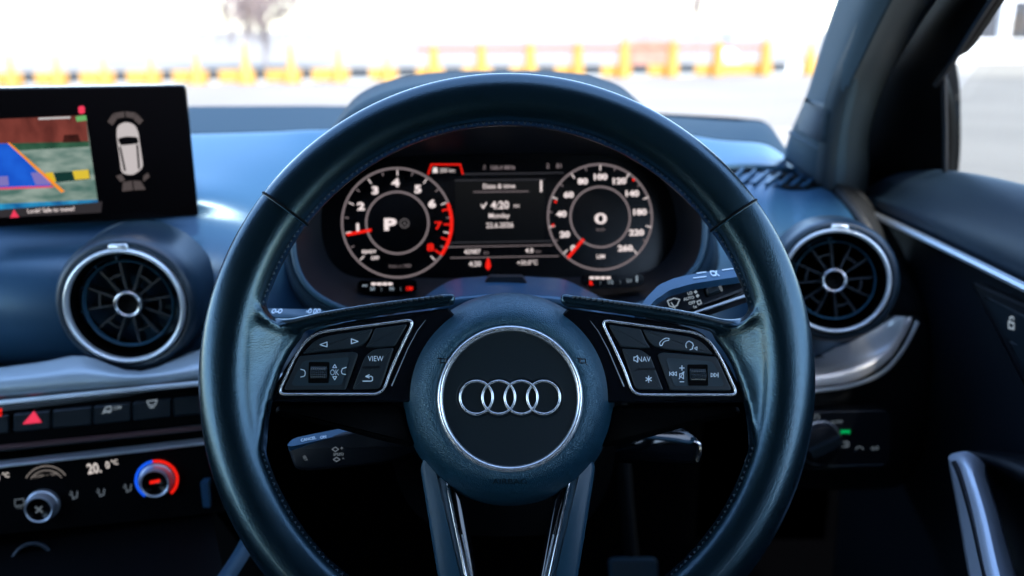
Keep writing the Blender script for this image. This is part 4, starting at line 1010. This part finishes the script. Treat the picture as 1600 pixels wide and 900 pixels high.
# socket below and console side
sk = thing('power_socket', 'dark round socket low in the centre console with faint rim', 'socket', Frame(P(50, 880, .76), x14, (0, .5, 1)))
MB().ring((0, 0, 0), .016, .0018, n=40, m=8).build('rim', M['button'], sk); MB().lathe([(.016, 0), (.015, -.02), (0, -.02)][::-1], n=32).build('well', M['black'], sk)
cs = thing('centre_console', 'dark centre console with pale edge beside the footwell', 'console', Vector((-.3, .7, .6)))
oo = Vector((-.3, .7, .6))
l0 = [P(x, y, d) - oo for x, y, d in [(-200, 820, .82), (328, 790, .82), (350, 900, .72), (300, 1100, .58), (-300, 1100, .58)]]
l1 = [q + Vector((0, .25, -.3)) for q in l0]
MB().loft([l0, l1]).build('console_body', M['black'], cs, ang=30)
MB().tube([P(398, 828, .75) - oo, P(380, 862, .72) - oo, P(352, 905, .68) - oo, P(310, 980, .62) - oo], .0075, m=8, squash=.5).build('console_edge', M['strut'], cs)
MB().box(P(326, 765, .80) - oo, (.006, .02, .024)).build('edge_clip', M['dash'], cs)

# ------------------------------------------------------------------ stalks
def stalk(name, label, cat, outline, d, depth, m, fr=None, top=None, r=.003):
    cx = sum(p[0] for p in outline) / len(outline); cy = sum(p[1] for p in outline) / len(outline)
    fr = fr or Frame(P(cx, cy, d), (1, 0, 0), UPV)
    t = thing(name, label, cat, fr)
    o = round_poly([tuple(fr.loc(p[0], p[1])[:2]) + ((p[2] * d / F,) if len(p) > 2 else ()) for p in outline], r)
    MB().prism(o, [(.0, -depth), (0, -.0028), (.0009, -.0008), (.0028, 0)]).build('stalk_arm', m, t, ang=70)
    return t, fr
# right: wiper stalk, tilted so its top face shows
wf = Frame(P(1090, 470, .62), (1, .1, 0), (0, .75, 1))
t, fr = stalk('wiper_stalk', 'black wiper stalk with white symbols behind the right spoke', 'stalk',
              [(990, 515), (1007, 488), (1022, 468, 10), (1047, 451, 14), (1084, 441), (1143, 432), (1230, 418), (1235, 436), (1072, 492), (1052, 500), (1000, 540)], .62, .026, M['dark'], wf)
mb = MB(); a_ = [wf.loc(x, y, -.001) for x, y in [(1058, 502), (1075, 492), (1225, 442)]]; mb.tube(a_, .0012, m=6); mb.build('silver_line', M['satin'], t)
zs = .0004; mb = MB()
line(mb, [(1043, 470), (1053, 466), (1062, 468), (1058, 477), (1052, 480), (1046, 478)], 1.8, zs, True, wf); line(mb, [(1049, 473), (1055, 482)], 1.6, zs, False, wf)
for i, (s_, x, y) in enumerate([('HI', 1075, 451), ('LO', 1078, 458), ('AUTO', 1076, 466), ('OFF', 1081, 473), ('1x', 1086, 479)]): mb.text(wf, s_, x, y, 4.6, zs, bold=.03, rot=R(12))
for x, y in ((1085, 449), (1087, 456), (1090, 462)): flat = mb.prism([(wf.loc(x + 3 * math.cos(a), y + 3 * math.sin(a), zs).x, wf.loc(x + 3 * math.cos(a), y + 3 * math.sin(a), zs).y) for a in (0, 1.57, 3.14, 4.71)], [(0, zs - .0002), (0, zs)])
line(mb, [(1089, 471), (1094, 469), (1096, 474), (1091, 476)], 1.6, zs, True, wf); mb.text(wf, 'OFF', 1117, 440.5, 3.6, zs, bold=.03, rot=R(10)); mb.text(wf, '\u2022', 1097, 447, 6, zs, bold=.03)
mb.build('stalk_symbols', M['iconlit'], t, smooth=False)
sw_ = MB().prism(round_poly(spx(wf, [(1098, 450), (1128, 441), (1131, 456), (1103, 466)]), .002), [(0, -.004), (0, .0003)]).build('switch_slot', M['black'], t)
MB().prism(round_poly(spx(wf, [(1101, 452), (1124, 445), (1127, 456), (1105, 464)]), .002), [(0, -.001), (0, .002), (.001, .0032)]).build('slide_switch', M['button'], t)
MB().prism(round_poly(spx(wf, [(1121, 445), (1126, 444), (1130, 454), (1127, 456)], .0034), .0006), [(0, .003), (0, .0035)]).build('switch_tip', M['icon2'], t)
# markings on the top face of the wiper stalk
tf = Frame(P(1120, 433, .617), (1, .1, 0), (0, 1, .35))
mb = MB()
for q in ([(1089, 427), (1103, 425)], [(1084, 434.5), (1103, 432)], [(1129, 422), (1150, 419)]): line(mb, q, 2.5, 0, False, tf)
mb.text(tf, 'CX', 1116, 427, 8, 0, bold=.05, wide=.8)
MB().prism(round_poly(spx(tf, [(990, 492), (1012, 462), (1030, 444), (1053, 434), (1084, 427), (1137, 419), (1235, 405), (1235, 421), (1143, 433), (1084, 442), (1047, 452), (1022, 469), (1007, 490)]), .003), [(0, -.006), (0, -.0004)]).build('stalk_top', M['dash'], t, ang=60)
ob = mb.build('top_symbols', M['paint'], t, smooth=False)
for o in (ob, t.children[-2] if False else ob): pass
for ch in t.children:
    if ch.name.startswith(('stalk_top', 'top_symbols')): ch.matrix_local = fr.m.inverted() @ tf.m
# left: indicator stalk (only a slice shows)
lf = Frame(P(470, 488, .64), (1, -.02, 0), (0, 1, .42))
t = thing('indicator_stalk', 'slim blue grey indicator stalk with white marks behind the left spoke', 'stalk', lf)
MB().prism(round_poly(spx(lf, [(380, 480), (500, 482), (525, 489), (560, 500), (540, 512), (480, 498), (380, 497)]), .003), [(.002, -.012), (0, -.009), (0, -.001), (.001, 0)]).build('stalk_arm', M['strut'], t, ang=50)
mb = MB()
mb.text(lf, 'O-O', 433, 486, 7, 0, bold=.04, wide=.9); mb.text(lf, '-O DD', 490, 486, 7, 0, bold=.04, wide=.8); mb.build('stalk_symbols', M['paint'], t, smooth=False)
# cruise stalk
cf = Frame(P(540, 700, .60), (1, .12, 0), (0, .25, 1))
t, fr = stalk('cruise_stalk', 'black cruise control stalk below the left spoke', 'stalk', [(449, 700, 6), (456, 693, 6), (560, 672), (660, 655), (680, 700), (600, 726), (478, 737, 8), (460, 733, 8)], .60, .02, M['dark'], cf)
tf2 = Frame(P(500, 688, .597), (1, .12, .02), (0, 1, .55))
cap = MB().prism(round_poly(spx(tf2, [(448, 697), (456, 686), (480, 680), (560, 664), (640, 652), (640, 664), (560, 674), (458, 697)]), .003), [(0, -.006), (0, 0)]).build('stalk_top', M['dash'], t, ang=60); cap.matrix_local = fr.m.inverted() @ tf2.m
mb = MB(); mb.text(tf2, 'CANCEL', 482, 686, 4.5, .0003, bold=.04, rot=R(8)); mb.text(tf2, 'ON', 505, 683, 4.5, .0003, bold=.04, rot=R(8))
c2 = mb.build('top_symbols', M['paint'], t, smooth=False); c2.matrix_local = fr.m.inverted() @ tf2.m
mb = MB(); mb.text(cf, 'SPEED', 529, 709.5, 4.5, .0004, bold=.02); line(mb, [(519, 702), (524, 698.5), (529, 702), (524, 705.5)], 1.6, .0004, True, cf); mb.text(cf, '+', 534, 700, 6, .0004, bold=.03)
line(mb, [(521, 718), (526, 714.5), (531, 718), (526, 721)], 1.6, .0004, True, cf); mb.text(cf, '-', 536, 715, 6, .0004, bold=.03); mb.text(cf, 'SET', 477, 716, 4.5, .0004, bold=.02, rot=R(-70)); mb.build('stalk_symbols', M['icon2'], t, smooth=False)
# key in the ignition barrel
kf = Frame(P(1030, 690, .66), (1, .05, 0), (0, .3, 1))
t = thing('car_key', 'folded car key with chrome edge below the right spoke', 'key', kf)
MB().prism(round_poly(spx(kf, [(940, 664), (1000, 662), (1070, 671), (1095, 688), (1093, 722), (1080, 728), (950, 724)]), .006), [(.002, -.016), (0, -.012), (0, -.003), (.003, 0)]).build('key_body', M['piano'], t, ang=50)
MB().tube(crom([kf.loc(x, y, .0) for x, y in [(950, 672), (962, 678), (1000, 682), (1050, 687), (1078, 691), (1084, 684)]], 5), .0016, m=8).build('key_edge', M['strut'], t)
MB().tube(crom([kf.loc(x, y, .001) for x, y in [(1084, 690), (1093, 694), (1094, 706), (1089, 722)]], 5), .0011, m=8).build('key_ring_bar', M['chrome'], t)
MB().prism(round_poly(spx(kf, [(966, 666), (976, 664), (973, 676), (968, 680)]), .001), [(0, -.001), (.0004, .0012)]).build('key_pin', M['satin'], t)

# ------------------------------------------------------------------ light switch panel
LF = Frame(P(1330, 685, .845), (1, .1, 0), (0, .15, 1))
t = thing('light_switch', 'black headlight switch panel with rotary knob and green symbol', 'switch', LF)
MB().prism(round_poly(spx(LF, [(1200, 645), (1386, 641), (1394, 652), (1390, 728), (1200, 735)]), .006), [(0, -.02), (0, -.001), (.001, 0)]).build('panel', M['dark'], t, ang=30)
MB().tube([LF.loc(1262, 731, .001), LF.loc(1380, 727, .001)], .0015, m=6).build('lower_rim', M['button'], t)
kc = LF.loc(1277, 690, 0); r = 32 * LF.sc(1277, 690)[0]
kn = MB().lathe([(r * 1.1, 0), (r, .004), (r * .9, .012), (r * .8, .013), (0, .013)], kc, n=48).build('rotary_knob', M['dark'], t, ang=40)
MB().ring((kc.x, kc.y, .005), r * 1.02, .0012, n=48, m=8).build('knob_ring', M['satin'], kn)
MB().bar((kc.x - r * .7, kc.y - r * .3), (kc.x + r * .75, kc.y + r * .3), r * .4, .012, .02).build('knob_grip', M['button'], kn)
mb = MB(); mb.text(LF, 'AUTO', 1307, 659, 4.8, .0004, bold=.03); flat_c = arc(1276, 652, 4, 0, 360, 10); line(mb, flat_c, 1.6, .0004, True, LF)
line(mb, arc(1322, 694, 4.5, -90, 90, 6), 1.6, .0004, True, LF); 
for k in range(3): line(mb, [(1316, 690 + 4 * k), (1320, 690 + 4 * k)], 1.3, .0004, False, LF)
line(mb, arc(1301, 698, 4, 90, 270, 6), 1.6, .0004, True, LF); line(mb, arc(1343, 704, 6, 20, 160, 6), 1.4, .0004, False, LF); mb.text(LF, 'O-O', 1367, 700, 5.5, .0004, bold=.03, wide=.8)
mb.build('symbols', M['icon2'], t, smooth=False)
mb = MB(); mb.prism(spx(LF, [(1314, 671), (1320, 674), (1314, 679)], .0005), [(0, .0003), (0, .0005)]); mb.prism(spx(LF, [(1328, 671), (1322, 674), (1328, 679)], .0005), [(0, .0003), (0, .0005)])
mb.prism(spx(LF, [(1318, 672), (1324, 672), (1324, 677), (1318, 677)], .0005), [(0, .0003), (0, .0006)]); mb.build('green_light', M['green'], t, smooth=False)

# ------------------------------------------------------------------ door
dorg = Vector((.43, .4, .9))
door = thing('car_door', 'dark driver door with silver strip and grab handle', 'door', dorg)
def W3(x, y, z): return Vector((x, y, z)) - dorg
ys = [1.14, 1.06, .96, .85, .7, .5, .2, -.2, -.6]
rows = []
for (dx, z) in [(.46, 1.05), (.452, 1.086), (.438, 1.092), (.418, 1.080), (.402, 1.060), (.397, 1.045), (.399, 1.034), (.405, 1.028)]:
    r_ = []
    for y in ys:
        tt = max(0, min(1, (y - .8) / .34)); r_.append(W3(dx + .012 * tt, y, z - .034 * tt * (1 if z > 1.05 else .35)))
    rows.append(r_)
solid(MB().grid(rows, 4, 4).build('upper_pad', M['doorpad'], door, ang=180), .006, 1)
sp = [W3(.3935 + .012 * max(0, min(1, (y - .8) / .34)), y, 1.0295 - .012 * max(0, min(1, (y - .8) / .34))) for y in [1.03, .96, .85, .7, .5, .2, -.2, -.6]]
MB().tube(crom(sp, 4), .0038, m=8).build('silver_strip', M['satin'], door)
rows = []
for (dx, z) in [(.405, 1.027), (.428, 1.02), (.434, 1.0), (.432, .93), (.43, .85), (.434, .75), (.45, .66), (.46, .40)]:
    rows.append([W3(dx + .01 * max(0, min(1, (y - .8) / .34)), y, z) for y in ys])
solid(MB().grid(rows, 3, 3).build('lower_panel', mat('door_lower', (.0035, .007, .012), .65, spec=.25), door, ang=180), .006, 1)
# window frame: sail panel, sloping bar
rows = [[P(1338, 305, 1.06), P(1400, 300, 1.02), P(1445, 298, .97), P(1477, 296, .945)],
        [P(1348, 220, 1.02), P(1405, 210, .965), P(1446, 200, .93), P(1476, 190, .90)],
        [P(1364, 147, .97), P(1410, 140, .915), P(1447, 135, .88), P(1474, 122, .86)],
        [P(1394, 88, .91), P(1440, 84, .85), P(1468, 90, .82), P(1490, 94, .80)],
        [P(1450, 0, .83), P(1495, 0, .77), P(1525, 0, .74), P(1550, 0, .72)],
        [P(1590, -160, .67), P(1630, -160, .64), P(1670, -160, .61), P(1700, -160, .60)]]
rows = [[q - dorg for q in r_] for r_ in rows]
solid(MB().grid(rows, 4, 5).build('window_frame', M['black'], door, ang=180), .015, -1)
MB().tube([P(1477, 274, .91) - dorg, P(1477, 200, .885) - dorg, P(1475, 118, .855) - dorg], .003, m=6).build('glass_guide', M['dark'], door)
MB().tube(crom([P(x, y, d) - dorg for x, y, d in [(1462, 132, .86), (1490, 94, .80), (1550, 0, .715), (1640, -120, .63)]], 4), .003, m=6).build('frame_seal', M['dark'], door)
pn = [W3(.462, 1.1, 1.03), W3(.452, -.6, 1.085), W3(.44, -.6, 1.43), W3(.44, .58, 1.43)]
MB().add(pn, [[0, 1, 2, 3]]).build('window_pane', M['sideglass'], door, smooth=False)
# lock button pocket
DFr = Frame(Vector((.4285, .5, .95)), (0, -1, 0), (0, 0, 1))
def dloc(pts, h=0): return [tuple(DFr.loc(x, y, h)[:2]) for x, y in pts]
pk = thing('door_lock_switch', 'angular lock switch pocket on the door panel', 'switch', DFr)
def rel(mb, name, m, par, ang=40):
    return mb.build(name, m, par, ang=ang)
op = [(1522, 439), (1610, 478), (1760, 545), (1760, 900), (1600, 600), (1533, 468)]
rel(MB().prism(round_poly(dloc(op), .004), [(0, -.01), (0, .001), (.002, .003)]), 'pocket_frame', M['dark'], pk)
ip = [(1539, 463), (1592, 489), (1740, 560), (1740, 620), (1598, 545), (1572, 527)]
rel(MB().prism(round_poly(dloc(ip, .004), .002), [(0, .002), (0, .004), (.001, .005)]), 'lock_button', M['button'], pk)
ip = [(1576, 532), (1600, 541), (1740, 630), (1740, 830), (1604, 590)]
rel(MB().prism(round_poly(dloc(ip, .004), .002), [(0, .002), (0, .004), (.001, .005)]), 'lock_button', M['button'], pk)
mb = MB(); line(mb, [(1576, 503), (1584, 505), (1584, 514), (1576, 512)], 1.8, .0053, True, DFr); line(mb, [(1578, 502), (1578, 496), (1582, 495), (1584, 499)], 1.6, .0053, False, DFr); mb.build('lock_symbol', M['iconlit'], pk, smooth=False)
# grab handle
gr = []
for row in [[(1498, 706, .75), (1508, 705, .735), (1518, 708, .73), (1530, 716, .735), (1540, 726, .75)],
            [(1483, 712, .735), (1496, 714, .715), (1507, 716, .705), (1523, 725, .705), (1541, 740, .73)],
            [(1483, 730, .73), (1497, 738, .705), (1511, 742, .692), (1528, 748, .69), (1548, 762, .72)],
            [(1496, 800, .71), (1513, 800, .685), (1527, 802, .67), (1546, 804, .668), (1563, 808, .70)],
            [(1513, 900, .675), (1533, 900, .65), (1547, 900, .635), (1570, 900, .633), (1589, 900, .665)],
            [(1540, 1020, .62), (1560, 1020, .60), (1578, 1020, .588), (1604, 1020, .586), (1626, 1020, .615)]]:
    gr.append([P(x, y, d) - dorg for x, y, d in row])
solid(MB().grid(gr, 3, 5).build('grab_handle', mat('handle_silver', (.72, .8, .92), .36, metal=.3), door, ang=35), .012, -1)
MB().tube(crom([P(x, y, d) - dorg for x, y, d in [(1490, 722, .706), (1500, 745, .697), (1519, 810, .675), (1541, 905, .64), (1570, 1020, .592)]], 4), .0022, m=6).build('handle_groove', M['dark'], door)
rows = [[P(x, y, d) - dorg for x, y, d in r_] for r_ in [[(1505, 704, .76), (1560, 705, .75), (1640, 716, .72), (1760, 760, .66)], [(1535, 722, .75), (1580, 735, .72), (1640, 760, .69), (1760, 830, .62)], [(1550, 770, .76), (1600, 800, .74), (1660, 850, .70), (1760, 900, .65)], [(1560, 900, .76), (1620, 950, .74), (1680, 1000, .70), (1760, 1050, .65)]]]
solid(MB().grid(rows, 3, 3).build('armrest', M['dark'], door, ang=180), .006, -1)

# side mirror housing outside the window
mf = Frame(P(1476, 185, 1.12), (1, .1, 0), (0, 0, 1))
t = thing('side_mirror', 'black door mirror housing just outside the side window', 'mirror', mf)
o = round_poly(spx(mf, [(1430, 110), (1478, 86), (1493, 92), (1500, 135), (1501, 230), (1496, 285), (1430, 285)]), .02, 8)
MB().prism(o, [(.012, -.09), (.004, -.05), (0, -.01), (.002, .004), (.006, .006)]).build('mirror_housing', M['black'], t, ang=60)
# brake pedal
bf = Frame(P(990, 888, 1.12), (1, 0, 0), (0, .5, 1))
t = thing('brake_pedal', 'steel faced brake pedal in the dark footwell', 'pedal', bf)
MB().prism(round_poly([(-.03, -.025), (.03, -.025), (.03, .012), (-.03, .012)], .006), [(0, -.012), (0, 0), (.002, .002)]).build('pedal_pad', M['strut'], t)
MB().tube([(0, 0, -.01), (0, .08, -.06), (0, .22, -.1)], .009, m=8).build('pedal_arm', M['black'], t)
